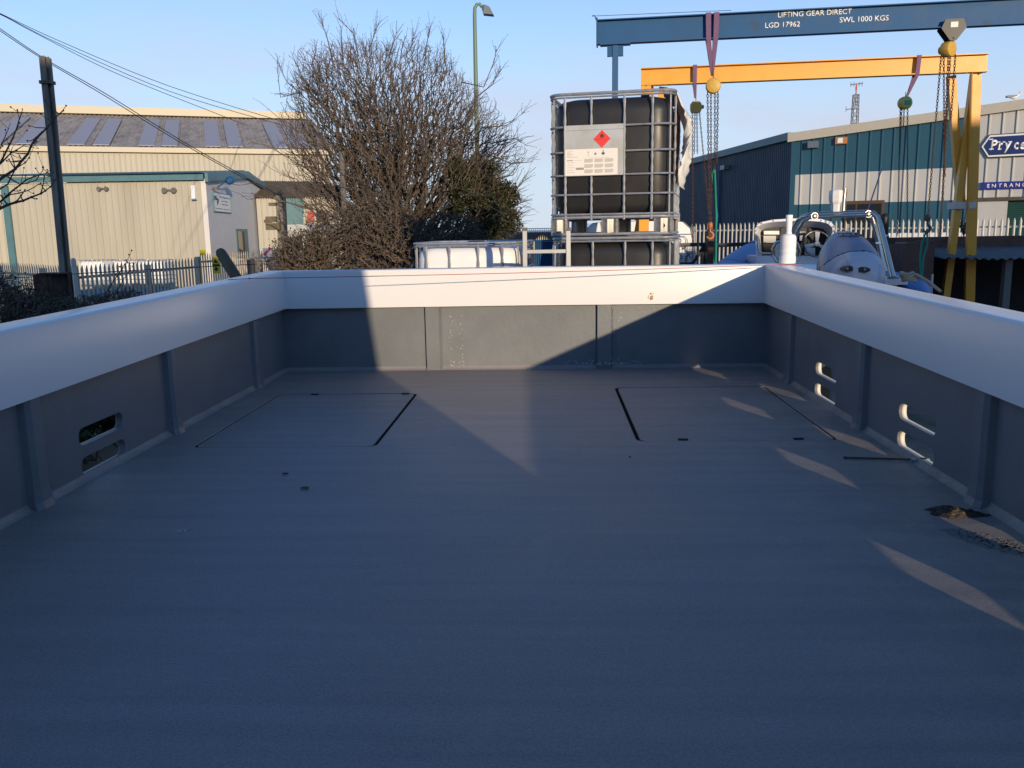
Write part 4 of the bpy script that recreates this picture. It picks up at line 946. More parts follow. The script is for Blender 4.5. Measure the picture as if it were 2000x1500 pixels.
q.prism([fF(-.15)+V((0, 0, zc-.30)), fF(sE)+V((0, 0, zc-.30+slope*sE)), fF(sE)+V((0, 0, zc+.02+slope*sE)), fF(-.15)+V((0, 0, zc+.02))], nF*.16); q.build('fascia', m_fascia, unit)
eS = (zc+.0); lS = 24.; zf = onSd(1314, 323).z
sl2 = (zf-zc)/flat(onSd(1314, 323)-C0).length
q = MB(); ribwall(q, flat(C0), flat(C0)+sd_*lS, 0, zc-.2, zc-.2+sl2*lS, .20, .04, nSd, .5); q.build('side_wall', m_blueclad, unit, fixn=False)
q = MB(); q.prism([flat(C0)+V((0, 0, zc-.22)), flat(C0)+sd_*lS+V((0, 0, zc-.22+sl2*lS)), flat(C0)+sd_*lS+V((0, 0, zc+.06+sl2*lS)), flat(C0)+V((0, 0, zc+.06))], nSd*.2); q.build('gutter', m_tealtrim, unit)
q = MB(); q.prism([flat(C0)+V((0, 0, .0))-fd*.02, flat(C0)+fd*.16, flat(C0)+fd*.16+V((0, 0, zc-.3)), flat(C0)-fd*.02+V((0, 0, zc-.3))], nF*.07); q.build('corner_trim', m_teal, unit)
q = MB(); q.add([V((*C0.xy, zc+.02)), V((*fF(sE).xy, zc+.02+slope*sE)), V((*(fF(sE)+sd_*lS).xy, zc+slope*sE+sl2*lS)), V((*(flat(C0)+sd_*lS).xy, zc+.02+sl2*lS))], [(0, 1, 2, 3)]); q.build('roof', m_tealtrim, unit, fixn=False)
q = MB(); dp = onSd(1411, 320); q.tube([V((dp.x, dp.y, 0))+nSd*.12, V((dp.x, dp.y, dp.z-.1))+nSd*.12], .055, 8); q.build('downpipe', m_bluesteel, unit)
def fit2(p, n, parent, name, m_, w_, h_, dd):
    q = MB(); q.obox(p+n*dd, fd*w_/2 if n is nF else sd_*w_/2, n*dd*.7, V((0, 0, h_/2))); q.bar(p, p+n*dd, .05, .05); return q.build(name, m_, parent)
fl_ = fit2(onF(1590, 283), nF, unit, 'floodlight', m_lamphead, .36, .24, .14); ab = fit2(onF(1644, 275), nF, unit, 'alarm_box', m_amber, .40, .24, .08); 
q = MB(); q.obox(onF(1642.5, 275)+nF*.15, fd*.09, nF*.01, V((0, 0, .09))); q.build('alarm_face', m_signwhite, ab)
fit2(onSd(1424, 327), nSd, unit, 'floodlight', m_lamphead, .6, .2, .2)
# window with brown frame
q = MB(); A_, B_ = onF(1652, 393), onF(1728, 391); zt = A_.z; zw = zt-1.9
def wp(u, z): return V((*(A_+(B_-A_)*u).xy, z))
q.prism([wp(0, zw), wp(1, zw), wp(1, zt), wp(0, zt)], nF*.10); wn = q.build('window', m_woodbrown, unit)
for u0_, u1_ in ((.05, .28), (.32, .94)):
    q = MB(); q.prism([wp(u0_, zw+.1), wp(u1_, zw+.1), wp(u1_, zt-.12), wp(u0_, zt-.12)], nF*.107); q.build('pane', m_glass, wn)
# signs on the unit
sN = thing('shop_sign', onF(1960, 290), 'navy arrow-ended shop sign reading Pryce on the pale cladding', 'sign')
def sp(x, y): return onF(x, y)+nF*.06
# sign face as a long hexagon; measured at its left end, continued beyond the frame
tip = sp(1917.5, 286); c_l = sp(1932, 286); zt_, zb2 = sp(1932, 265).z, sp(1932, 307).z
Lw_ = 3.1; tdir = flat(c_l-tip); tl_ = tdir.length
def hexa(ins, t, name, m_, pr):
    f_ = ins; zT, zB = zt_-f_, zb2+f_; zM = (zt_+zb2)/2; cl = flat(c_l)+fd*(f_*.45); tp = flat(tip)+fd*f_*1.1; er = flat(c_l)+fd*Lw_-fd*(f_*.45); tr2 = flat(c_l)+fd*(Lw_+tl_)-fd*f_*1.1
    q = MB(); q.prism([V((*cl.xy, zB)), V((*er.xy, zB)), V((*tr2.xy, zM)), V((*er.xy, zT)), V((*cl.xy, zT)), V((*tp.xy, zM))], nF*t); return q.build(name, m_, pr)
h0 = hexa(-.03, .035, 'edge', m_ink, sN); hexa(0, .045, 'white_border', m_signwhite, sN); hexa(.055, .055, 'navy_face', m_signblue, sN)
hh = zt_-zb2
fc = sN
def letter(ch, x0, x1, yb, hgt, sh_=0.): 
    p0, p1 = onF(x0, yb), onF(x1, yb-(x1-x0)*.02); p1.z = p0.z
    text(ch, p0+nF*.115, p1+nF*.115, hgt, nF, m_signwhite, 'lettering', fc, bold=.03, shear=sh_, ext=.01, lift=.0)
zB_ = onF(1934, 293).z; H_ = onF(1934, 273.5).z-zB_
letter('P', 1934, 1947.5, 293, H_, .12); letter('r', 1950, 1958, 292.7, H_, .1); letter('y', 1960.5, 1975, 292.3, H_, .1); letter('c', 1979.5, 1989, 291.8, H_, .05); letter('e', 1992, 2003, 291.4, H_, .05); letter('s', 2006, 2015, 291, H_, .05)
q = MB()
for x0, x1, y_, rr in ((1932.5, 1941, 293, 1), (1932.5, 1940, 273.8, 1), (1949, 1956, 293, 1), (1948.5, 1954, 279.2, 1), (1958.5, 1964, 279, 1), (1970, 1977, 278.6, 1)):
    p0, p1 = onF(x0, y_)+nF*.115, onF(x1, y_)+nF*.115; p1.z = p0.z; q.prism([p0, p1, p1+V((0, 0, .035)), p0+V((0, 0, .035))], nF*.012)
q.build('serifs', m_signwhite, sN)
sE_ = thing('entrance_sign', onF(1960, 362), 'royal blue entrance sign with white capitals below the navy sign', 'sign')
zt4, zb4 = onF(1916, 356.5).z, onF(1916, 371).z; pA, pB_ = flat(onF(1916, 360)), flat(onF(1916, 360))+fd*2.3
q = MB(); q.prism([V((*pA.xy, zb4)), V((*pB_.xy, zb4)), V((*pB_.xy, zt4)), V((*pA.xy, zt4))], nF*.07); be = q.build('board', m_signblue2, sE_)
t0, t1_ = onF(1927.5, 367), onF(2014, 364.5); t1_.z = t0.z; text('E N T R A N C E', t0+nF*.07, t1_+nF*.07, (zt4-zb4)*.52, nF, m_signwhite, 'lettering', be, ext=.008, bold=.012)

# ---- dark brick outbuilding with lean-to, right
bz = PY(1760, 464, 13.2).z; bX = PY(1745, 500, 12.2).x
br = thing('brick_outbuilding', (bX+2, 13, 0), 'dark brick wall with open corrugated lean-to on the right, in shade', 'building')
q = MB(); q.box((bX+.05, 13.2, 0), (13, 13.45, bz)); q.build('wall', m_brick, br)
q = MB(); x1_ = PY(1806, 500, 12.2).x
q.box((bX, 11.9, 0), (x1_, 13.198, bz-.06)); q.build('pier', m_brick, br)
q = MB(); q.tube([(bX+.02, 11.95, bz-.09), (bX+.25, 11.95, bz-.05), (x1_, 11.95, bz-.045)], .035, 6); q.build('coping', m_brick, br)
q = MB(); vv = []; kk = 70; za_ = PY(1830, 486, 13.1).z; zb3 = PY(1830, 508, 11.7).z
for i in range(kk*4+1):
    x = x1_+.06+8*i/(kk*4); u_ = (0, .022, .022, 0)[i % 4]; jz = .012*math.sin(x*5)
    vv += [V((x, 11.7, zb3+u_+jz)), V((x, 13.19, za_+u_))]
q.add(vv, [(2*i, 2*i+2, 2*i+3, 2*i+1) for i in range(kk*4)]); q.build('lean_to_roof', m_corr, br, fixn=False)
q = MB(); q.box((x1_+.002, 13.12, 0), (13, 13.17, za_-.04)); q.build('lean_to_shade', m_shade, br)  # dark sheet painting the shade under the lean-to roof
for x in (x1_+.9, x1_+3.2):
    q = MB(); q.box((x, 11.8, 0), (x+.09, 11.9, zb3-.01)); q.build('post', m_timbergrey, br)
q = MB(); p = PY(1821, 536, 10.8); q.tube([V((p.x, p.y, 0)), p], .016, 8); tag(q.build('stake', m_zinc), 'thin grey steel stake standing in front of the lean-to', 'stake')
random.seed(12)
def weed(px, py, Y, n, h, lab, mm=m_bramble):
    base = PY(px, py, Y); t = thing('weed', base, lab, 'plant'); q = MB(); l_ = MB()
    for i in range(n):
        a = random.uniform(0, 6.28); e = base+V((math.cos(a)*h*.55*random.random(), math.sin(a)*.1, h*random.uniform(.5, 1)))
        m_ = base+(e-base)*.5+V((0, 0, h*.1)); q.tube([base, m_, e], [.006, .005, .002], 4)
        for k in range(9):
            u = random.uniform(.3, 1); p = base+(e-base)*u; s = random.uniform(.02, .045); d = V((random.uniform(-1, 1), random.uniform(-1, 1), random.uniform(-.6, 1))).normalized(); sd = d.cross(V((0, 0, 1))).normalized()*s*.5
            l_.add([p, p+d*s*.5+sd, p+d*s, p+d*s*.5-sd], [(0, 1, 2, 3)])
    q.build('stems', m_twig, t, fixn=False); l_.build('leaves', mm, t, fixn=False)
weed(1882, 462, 13.3, 12, .42, 'straggly weed growing on top of the dark brick wall', m_ivy)

# ================================================================== FENCES
def palisade(name, a, b, h, pitch, m_, lab, wp_=.065, postgap=2.75, arch=0., pale_d=.012, rails=(.35, -.25)):
    a, b = flat(a), flat(b); L = (b-a).length; d = (b-a)/L; n = V((d.y, -d.x, 0)); n = n if n.y < 0 else -n
    t = thing(name, a, lab, 'fence'); q = MB(); k = int(L/pitch)
    for i in range(k+1):
        s_ = i*pitch; hh_ = h+arch*math.sin(math.pi*min(1, s_/L))+random.uniform(-.012, .012); c = a+d*s_; w2 = wp_/2
        o1 = n*.012; pr = [c-d*w2, c-d*w2*.35+o1, c+d*w2*.35+o1, c+d*w2]
        vv = [V((p.x, p.y, .05)) for p in pr]+[V((p.x, p.y, hh_-.09)) for p in pr]+[V((*(c-d*w2*.25+o1).xy, hh_)), V((*(c+d*w2*.25+o1).xy, hh_))]
        back = [p-n*.004 for p in vv]
        nb_ = len(vv)
        fs = [(0, 1, 5, 4), (1, 2, 6, 5), (2, 3, 7, 6), (4, 5, 8), (5, 6, 9, 8), (6, 7, 9)]
        q.add(vv, fs)
    q.build('pales', m_, t, fixn=False)
    q = MB()
    for z in (rails[0], h+rails[1]): q.obox(a+d*L/2-n*.03+V((0, 0, z)), d*L/2, n*.004, V((0, 0, .025))); q.obox(a+d*L/2-n*.05+V((0, 0, z+.025)), d*L/2, n*.022, V((0, 0, .003)))
    q.build('rails', m_, t)
    for i in range(int(L/postgap)+1):
        c = a+d*min(i*postgap, L)-n*.09; q = MB(); q.obox(c+V((0, 0, (h-.1)/2)), d*.05, n*.05, V((0, 0, (h-.1)/2))); q.build('post', m_, t)
    return t
random.seed(2)
palisade('palisade_fence', PY(1352, 440, 31.5), PY(2090, 440, 24.2), 2.47, .157, m_palenew, 'tall galvanised palisade fence along the front of the teal unit')
palisade('palisade_fence', PY(150, 520, 17.0), PY(388, 510, 22.0), 1.80, .155, m_pale, 'weathered palisade run in front of the caged blue-based containers', wp_=.092)
palisade('palisade_fence', PY(-75, 520, 22.), PY(150, 520, 17.), 1.80, .14, m_pale, 'weathered palisade run at the far left behind the steel post', wp_=.09)
palisade('palisade_gate', PY(391, 500, 24.), PY(585, 500, 29.5), 1.86, .115, m_pale, 'grey palisade gate with yellow notices below the shed window')
palisade('palisade_gate', PY(1035, 500, 22.), PY(1082, 500, 22.6), 1.93, .075, m_pale, 'pale arched palisade gate seen between the two container stacks', wp_=.04, arch=.30)
palisade('palisade_fence', PY(925, 500, 30.), PY(1045, 500, 33.), 1.98, .15, m_pale, 'short distant palisade fence just right of the ivy, above the white container')
def notice(px, py, Y, w_, h_, m_, lab, mark=None, diamond=False, name='notice'):
    c = PY(px, py, Y); q = MB()
    p = [c+V((-w_/2, 0, -h_/2)), c+V((w_/2, 0, -h_/2)), c+V((w_/2, 0, h_/2)), c+V((-w_/2, 0, h_/2))]
    q.prism(p, (0, .006, 0)); t = thing(name, c, lab, 'sign'); o = q.build('board', m_, t)
    if mark:
        q = MB(); q.prism([c+V((x*w_, -.004, z*h_)) for x, z in mark], (0, .002, 0)); q.build('symbol', m_ink if m_ is m_yel else m_red, t)
notice(421, 510, 24.3, .22, .26, m_yel, 'upper yellow warning notice on the grey palisade gate', [(-.3, -.2), (.3, -.2), (0, .3)])
notice(423, 525, 24.3, .24, .26, m_yel, 'lower yellow warning notice on the grey palisade gate', [(-.3, -.1), (0, -.3), (.25, .0), (-.1, .25)])
notice(396, 493, 24.0, .16, .16, m_yel, 'small faded yellow notice at the left end of the palisade gate')
notice(523, 494, 26.5, .32, .3, m_signwhite, 'upper white sign with red marks left of the short telegraph post', [(-.5, -.1), (.2, .5), (.5, .5), (-.3, -.3)])
notice(526, 508, 26.5, .26, .18, m_signwhite, 'lower white and red sign left of the short telegraph post', [(-.4, -.4), (.4, -.4), (.4, .2), (-.2, .3)])
# quay and railing at the sea front
q = MB(); a = PY(900, 453.5, 75); b_ = PY(1300, 453.5, 75); zq = PY(1040, 454, 75).z
q.box((-14, 75, 0), (16, 78, zq)); tag(q.build('quay_wall', mat('dark_concrete', (.07, .075, .07), .9, var=.3)), 'dark low quay wall on the horizon between tree and containers', 'wall')
rl = thing('railing', (0, 75.2, zq), 'grey railing along the top of the distant quay wall', 'railing')
q = MB()
for i in range(180): q.box((-13.9+i*.16, 75.2, zq), (-13.86+i*.16, 75.24, zq+.36))
q.build('bars', m_lattice, rl); q = MB(); q.box((-14, 75.17, zq+.3), (16, 75.19, zq+.36)); q.box((-14, 75.17, zq+.02), (16, 75.19, zq+.07)); q.build('rails', m_lattice, rl)

# white containers on blue bunds behind the left fence
grpW = 'caged containers on blue bunds by the cream shed'
def farcont(px0, px1, Y, lab, blue_h=.42):
    a, b_ = PY(px0, 560, Y), PY(px1, 560, Y); w_ = b_.x-a.x
    t = thing('container_tank', (a.x+w_/2, Y, 0), lab, 'container tank', grpW)
    zt5 = PY(px0, 509, Y).z
    q = MB(); q.loft([[V((a.x+x*w_, Y+y*1.0, z)) for x, y in rrect(k, k, 1-k, 1-k, .08, 3)] for z, k in ((.45, .08), (.5, .03), (zt5-.12, .03), (zt5-.05, .08))]); q.build('tank', m_tankw, t, smooth=True)
    q = MB()
    for z in (.48, .66, .82, .98, zt5): q.tube([V((a.x+x*w_, Y+y, z)) for x, y in rrect(0, 0, 1, 1, .06, 2)], .014, 5, closed=True)
    for i in range(6):
        for y in (0, 1.): q.tube([V((a.x+w_*(i+.3)/5.6, Y+y-.01, .42)), V((a.x+w_*(i+.3)/5.6, Y+y-.01, zt5))], .012, 5)
    q.build('cage', m_zinc, t)
    q = MB(); q.loft([[V((a.x-.05+x*(w_+.1), Y-.05+y*1.1, z)) for x, y in rrect(k, k, 1-k, 1-k, .05, 2)] for z, k in ((.0, .0), (.3, .0), (.32, .02))])
    for i in range(5): q.box((a.x+w_*(.03+.2*i), Y-.09, .04), (a.x+w_*(.03+.2*i)+.08, Y-.045, .28))
    q.build('bund', m_bund, t)
    return t
farcont(157, 206, 33., 'left-hand white caged container on a blue bund behind the fence')
farcont(214, 266, 34., 'middle white caged container on a blue bund behind the fence')
farcont(269, 322, 33.6, 'right-hand white caged container on a blue bund behind the fence')

# ================================================================== POSTS, LAMP, MAST, CABLES
Yp = 10.; a = PY(86, 110, Yp); b_ = PY(133, 605, Yp)
pst = thing('steel_post', flat(b_), 'tall weathered steel H-section post at the left carrying cables', 'post')
ax_ = (a-b_); base = b_+ax_.normalized()*(-b_.z/ax_.normalized().z)
q = MB(); base.z = 0; q.sweep([(x_*.78, y_*.62) for x_, y_ in ((-.05, -.06), (.05, -.06), (.05, -.05), (.005, -.05), (.005, .05), (.05, .05), (.05, .06), (-.05, .06), (-.05, .05), (-.005, .05), (-.005, -.05), (-.05, -.05))], base, a, V((.97, -.24, 0))); q.build('column', m_rsj, pst)
q = MB(); o_ = V((.052, .02, -.02)); q.bar(base+o_, a+o_, .022, .035, side=(1, 0, 0)); q.build('cover_strip', m_rsj, pst)
q = MB(); c = a+(base-a)*.065; q.obox(c+V((.01, 0, 0)), V((.064, 0, 0)), V((0, .06, 0)), V((.0, 0, .018))); q.build('clamp', m_chain, pst)
q = MB(); a = PY(70, 534, 9.4); b_ = PY(136, 534, 9.6); 
q.prism([flat(a), flat(b_), V((*b_.xy, a.z)), V((*a.xy, a.z+.0))], (0, .012, 0))
for f_ in (0, .44, .98): 
    p = a+(b_-a)*f_; q.box((p.x-.012, p.y-.04, 0), (p.x+.012, p.y-.001, a.z-.01))
q.box((a.x, a.y+.02, a.z-.012), (b_.x, a.y+.25, a.z)); q.box((a.x, a.y+.24, 0), (b_.x, a.y+.25, a.z-.013)); q.box((a.x, a.y+.013, 0), (a.x+.01, a.y+.239, a.z-.013))
tag(q.build('steel_box', m_rust), 'dark rusty steel box standing in front of the tall H-section post', 'box')
# short telegraph post
Yt = 17.; a = PY(546.5, 382, Yt); tp = thing('telegraph_post', flat(a), 'short dark steel and timber post where the cables end, left of the tree', 'post')
a0 = PY(552, 520, Yt)
q = MB(); q.bar(V((a0.x-.0, Yt, 0)), a, .13, .15, side=(1, 0, 0)); q.build('post', m_rsj, tp)
q = MB(); o_ = V((.085, 0, -.02)); q.bar(V((a0.x, Yt, 0))+o_, a+o_, .03, .12, side=(1, 0, 0)); q.build('steel_channel', m_chain, tp)
for x0, x1, y0_, y1_, dy in ((526, 541, 396, 402, -.1), (520, 541, 423, 434, -.1), (517, 530, 429, 435, -.05), (520, 548, 436, 449, -.14)):
    p, r_ = PY(x0, y0_, Yt+dy), PY(x1, y1_, Yt+dy); q = MB(); q.box((p.x, p.y-.06, r_.z), (r_.x, p.y+.06, p.z)); q.build('timber_block', m_timber, tp)
q = MB(); q.lathe([(.06, 0), (.07, .03), (.03, .10)], a+V((0, 0, 0)), n=8); q.build('insulator', m_chain, tp)
# leaning log and grey stumps
a = PY(432, 495, 14.2); b_ = PY(480, 572, 14.0); q = MB(); d = (b_-a).normalized(); low = b_+d*(b_.z/-d.z if d.z < 0 else 0)
rr = [.05, .072, .086, .09, .09]; q.tube([a-d*.075, a-d*.05, a-d*.01, a+d*.3, low], rr, 14); tag(q.build('log', m_timber, smooth=True), 'round-ended mossy log leaning to the right behind the port bulwark', 'log')
for px, lab in ((488, 'left grey square timber stump beyond the port stern corner'), (503, 'right grey square timber stump beyond the port stern corner')):
    p = PY(px, 508, 15.); q = MB(); q.box((p.x-.055, 15, 0), (p.x+.055, 15.11, p.z-.02*(px > 500))); q.box((p.x-.04, 15.01, p.z-.019), (p.x+.04, 15.1, p.z+.006)); tag(q.build('stump', m_timbergrey), lab, 'stump')
p = PY(143, 507, 16.8); q = MB(); q.lathe([(.055, 0), (.055, p.z), (.03, p.z+.03)], flat(p), n=4); tag(q.build('fence_strainer', m_palenew), 'grey square strainer post just right of the tall steel post', 'post')
# straining wire in front of the left fence
q = MB(); pts = [PY(x, y, 12+x*.006) for x, y in ((-60, 548), (0, 545), (160, 534), (300, 526), (420, 520), (520, 515))]
q.tube(pts, .006, 4); tag(q.build('fence_wire', m_rust, fixn=False), 'thin rusty wire strung in front of the left palisade fence', 'wire')
# lamp post
Yl = 22.; bx = PY(930, 225, Yl).x; t_ = thing('lamp_post', (bx, Yl, 0), 'tall green lamp post with grey lantern behind the bare tree', 'lamp post')
q = MB(); z8 = PY(926, 20, Yl).z
x8 = PY(927, 30, Yl).x; xh = PY(941, 13.5, Yl)
q.tube([V((bx, Yl, 0)), V((bx, Yl, 1.4)), V((bx, Yl, 1.45)), V((bx, Yl, 3.6)), V((x8, Yl, z8-.1)), V((x8+.01, Yl, z8+.05)), V((x8+.06, Yl, z8+.13)), V((x8+.13, Yl, z8+.14)), V((xh.x, Yl, xh.z-.0))], [.10, .10, .065, .062, .045, .042, .04, .038, .035], 10); q.build('column', m_lampgreen, t_, smooth=True)
q = MB(); c = PY(940, 15, Yl); e = PY(961, 29, Yl)
q.loft([[c+V((x, y, z)) for x, y, z in ((0, -.05, .02), (0, .05, .02), (.02, .06, -.06), (.02, -.06, -.06))], [c+V((x, y, z)) for x, y, z in ((.08, -.11, .05), (.08, .11, .05), (.05, .12, -.16), (.05, -.12, -.16))], [c+V((x, y, z)) for x, y, z in ((.20, -.11, .0), (.20, .11, .0), (.30, .12, -.19), (.30, -.12, -.19))]]); q.build('lantern', m_lamphead, t_)
# lattice radio mast
Ym = 90.; cx = PY(1669, 240, Ym).x; t_ = thing('radio_mast', (cx, Ym, 0), 'distant lattice radio mast with aerials above the teal unit', 'mast')
zt6 = PY(1669, 185, Ym).z; q = MB(); wv = .42
cs = [(-wv, -wv), (wv, -wv), (wv, wv), (-wv, wv)]
for x, y in cs: q.tube([V((cx+x, Ym+y, 0)), V((cx+x*.55, Ym+y*.55, zt6))], .05, 4)
nz_ = 22
for i in range(nz_):
    z0_, z1_ = zt6*i/nz_, zt6*(i+1)/nz_; f0, f1 = 1-.45*i/nz_, 1-.45*(i+1)/nz_
    for k in range(4):
        (xa, ya), (xb, yb) = cs[k], cs[(k+1) % 4]
        q.tube([V((cx+xa*f0, Ym+ya*f0, z0_)), V((cx+xb*f1, Ym+yb*f1, z1_))], .028, 3); q.tube([V((cx+xa*f1, Ym+ya*f1, z1_)), V((cx+xb*f1, Ym+yb*f1, z1_))], .028, 3)
q.build('tower', m_lattice, t_, fixn=False)
q = MB(); zt7 = PY(1669, 163, Ym).z; q.tube([V((cx, Ym, zt6-1)), V((cx, Ym, zt7))], .06, 5); q.tube([V((cx-.6, Ym, zt7-.12)), V((cx+.6, Ym, zt7-.0))], .05, 4)
for x in (-.55, -.25, .25, .55): q.tube([V((cx+x, Ym, zt7-.3)), V((cx+x, Ym, zt7+.15))], .03, 4)
q.tube([V((cx-.9, Ym, zt6-1.4)), V((cx, Ym, zt6-1.3))], .04, 4); q.tube([V((cx-.9, Ym, zt6-1.6)), V((cx-.9, Ym, zt6-1.1))], .03, 4); q.build('aerial', m_lattice, t_, fixn=False)
q = MB(); q.lathe([(.09, 0), (.09, .35)], V((cx, Ym, (zt6+zt7)/2-.1)), n=8); q.build('beacon', m_red, t_)
# overhead cables
def cable(pts, Ya, Yb, lab, rpx=.62, grp=None):
    x0, x1 = pts[0][0], pts[-1][0]; P = []
    from_ = [(p[0], p[1]) for p in pts]; fine = []
    for i in range(len(from_)-1):
        p0 = from_[max(i-1, 0)]; p1 = from_[i]; p2 = from_[i+1]; p3 = from_[min(i+2, len(from_)-1)]
        for k in range(6):
            t = k/6; f_ = lambda a, b, c, d: .5*((2*b)+(-a+c)*t+(2*a-5*b+4*c-d)*t*t+(-a+3*b-3*c+d)*t**3)
            fine.append((f_(p0[0], p1[0], p2[0], p3[0]), f_(p0[1], p1[1], p2[1], p3[1])))
    fine.append(from_[-1]); rr = []
    for x, y in fine:
        u = (x-x0)/(x1-x0); Yv = 1/((1/Ya)*(1-u)+(1/Yb)*u); P.append(PY(x, y, Yv)); rr.append(rpx*Yv/F)
    q = MB(); q.tube(P, rr, 5); return tag(q.build('cable', m_cable, fixn=False), lab, 'cable', grp)
cable([(-160, -52), (0, 26), (132, 87), (330, 168), (560, 240)], 7, 60, 'highest of the three thin cables crossing the sky at left', .6)
cable([(-160, -50), (0, 27), (115, 85), (330, 178), (560, 247)], 7, 60, 'middle of the three thin cables crossing the sky at left', .6)
cable([(-160, -46), (0, 28), (66, 63), (231, 145), (480, 244)], 7, 60, 'lowest of the three thin cables crossing the sky at left', .6)
cable([(-160, -55), (0, 56), (88, 115), (198, 178), (317, 252), (396, 299), (540, 379)], 8.4, 17, 'upper of the twin cables from the steel post to the short post', .8)
cable([(-160, -51), (0, 60), (88, 118), (198, 183), (317, 257), (396, 303), (541, 384)], 8.5, 17, 'lower of the twin cables from the steel post to the short post', .8)

# gulls
def gull(px, py, Y, s, lab, face=1):
    b = PY(px, py, Y)+V((0, 0, .07*s)); q = MB(); rings = []
    for u, r_, z in ((-.5, .005, .10), (-.32, .05, .08), (-.1, .085, .07), (.12, .09, .08), (.26, .06, .13), (.32, .045, .18), (.36, .055, .22), (.41, .045, .225), (.44, .012, .215), (.50, .006, .205)):
        r_ = r_*1.45; u = u*.82; rings.append([b+V((face*u*s, math.cos(t)*r_*s, .05*s+z*s*1.5+math.sin(t)*r_*s*1.1)) for t in [6.283*i/10 for i in range(10)]])
    q.loft(rings); o = q.build('seagull', m_gull, None, smooth=True); tag(o, lab, 'bird')
    w_ = MB()
    for sd in (-1, 1): w_.loft([[b+V((face*u*s, sd*(.115*s+k), z*s)) for k, z in ((0, .26+dz), (.014*s, .20+dz), (0, .13+dz))] for u, dz in ((-.48, .0), (-.1, .0), (.10, .02))])
    ww = w_.build('wing', m_gullg, o)
    l_ = MB(); l_.tube([b+V((0, 0, -.02*s)), b+V((0, .02*s, .10*s))], .008*s, 4); l_.build('leg', m_orange, o); return o
gull(1981, 197, onF(1981, 196).y-.08, .55, 'white gull standing on the sloping roof edge of the teal unit', 1)
for px, py, fc_, lab in ((11, 238, 1, 'gull on the warehouse ridge at the far left edge'), (284, 243.5, -1, 'gull crouching on the middle of the warehouse ridge'), (415, 246, 1, 'left gull of the pair on the warehouse ridge near the tree'), (430, 246, -1, 'right gull of the pair on the warehouse ridge near the tree')):
    gp = PP(px, py, WRf+bk*run, nW); gull(px, py+.5, gp.y, .62, lab, fc_)

# ================================================================== TREES AND SCRUB
def grow(base_pts, env, n, seed, kpath=.55, up_bias=0.):
    """random growth: each sampled point joins the nearest existing node (tree-like, denser twigs outward)"""
    rng = np.random.default_rng(seed); pts = []
    while len(pts) < n:
        for (c, r, wgt) in env:
            m = int(n*wgt*.25)+1; u = rng.normal(size=(m, 3)); u /= np.linalg.norm(u, axis=1)[:, None]; rad = rng.random(m)**(1/2.4); pts.extend((np.array(c)+u*rad[:, None]*np.array(r)).tolist())
    pts = np.array(pts); rng.shuffle(pts); pts = pts[:n]; pts = pts[pts[:, 2] > .1]
    base = np.array(base_pts); b0 = base.mean(0)
    order = np.argsort(np.linalg.norm(pts-b0, axis=1)*(1+.05*rng.random(len(pts)))); pts = pts[order]
    P = np.zeros((len(base)+len(pts), 3)); P[:len(base)] = base; D = np.zeros(len(P)); par = -np.ones(len(P), int); k = len(base)
    for p in pts:
        q_ = P[:k]; dv = p-q_; d = np.linalg.norm(dv, axis=1)
        cost = d*(1+.0*d)+kpath*D[:k]-np.where(dv[:, 2] < 0, dv[:, 2]*.6, 0)
        j = int(np.argmin(cost)); P[k] = p; par[k] = j; D[k] = D[j]+d[j]; k += 1
    return P, par, D
def tree_mesh(P, par, r_tip, expo, rmax, thr, m_crown, m_trunk, t, seed, names=('crown', 'trunk'), jit=.12):
    rng = random.Random(seed); n = len(P); w_ = np.full(n, r_tip**expo)
    for i in range(n-1, -1, -1):
        if par[i] >= 0: w_[par[i]] += w_[i]
    rad = np.minimum(w_**(1/expo), rmax); c = MB(); tk = MB()
    for i in range(n):
        j = par[i]
        if j < 0: continue
        a, b = V(P[j]), V(P[i]); L = (b-a).length
        if L < 1e-4: continue
        r1 = min(rad[j], rad[i]*1.35); r2 = rad[i]
        m1 = a+(b-a)*.35+V([rng.uniform(-1, 1)*L*jit for _ in range(3)]); m2 = a+(b-a)*.7+V([rng.uniform(-1, 1)*L*jit for _ in range(3)])
        (tk if r2 > thr else c).tube([a, m1, m2, b], [r1, r1*.65+r2*.35, r1*.3+r2*.7, r2], 3 if r2 < thr else 6, caps=False)
    if c.v: c.build(names[0], m_crown, t, fixn=False)
    if tk.v: tk.build(names[1], m_trunk, t, smooth=True, fixn=False)
def leaves(q, centres, n, s0, s1, rng, spread, flat_=1.):
    for _ in range(n):
        c, r = centres[rng.randrange(len(centres))]
        u = V((rng.gauss(0, 1), rng.gauss(0, 1), rng.gauss(0, 1))); u.normalize(); k = rng.random()**(1/3)
        p = V(c)+V((u.x*r[0]*k, u.y*r[1]*k, u.z*r[2]*k)); s = rng.uniform(s0, s1)
        d = V((rng.uniform(-1, 1), rng.uniform(-1, 1), rng.uniform(-1, 1))).normalized(); sd, uu = perp(d)
        q.add([p, p+d*s*.5+sd*s*.38, p+d*s+uu*s*.15, p+d*s*.5-sd*s*.38], [(0, 1, 2, 3)])
def E(px, py, Y, rx, rz, ry, wgt):   # ellipsoid measured in the photo, at its distance
    c = PY(px, py, Y); return ((c.x, c.y, c.z), (rx*Y/F, ry, rz*Y/F), wgt)
Yt_ = 14.2
base = [PY(x, 560, Yt_).to_tuple() for x in (655, 690, 705, 735, 770, 815, 870)]; base = [(x, y+random.uniform(-.3, .3), .05) for x, y, z in base]
stems = []
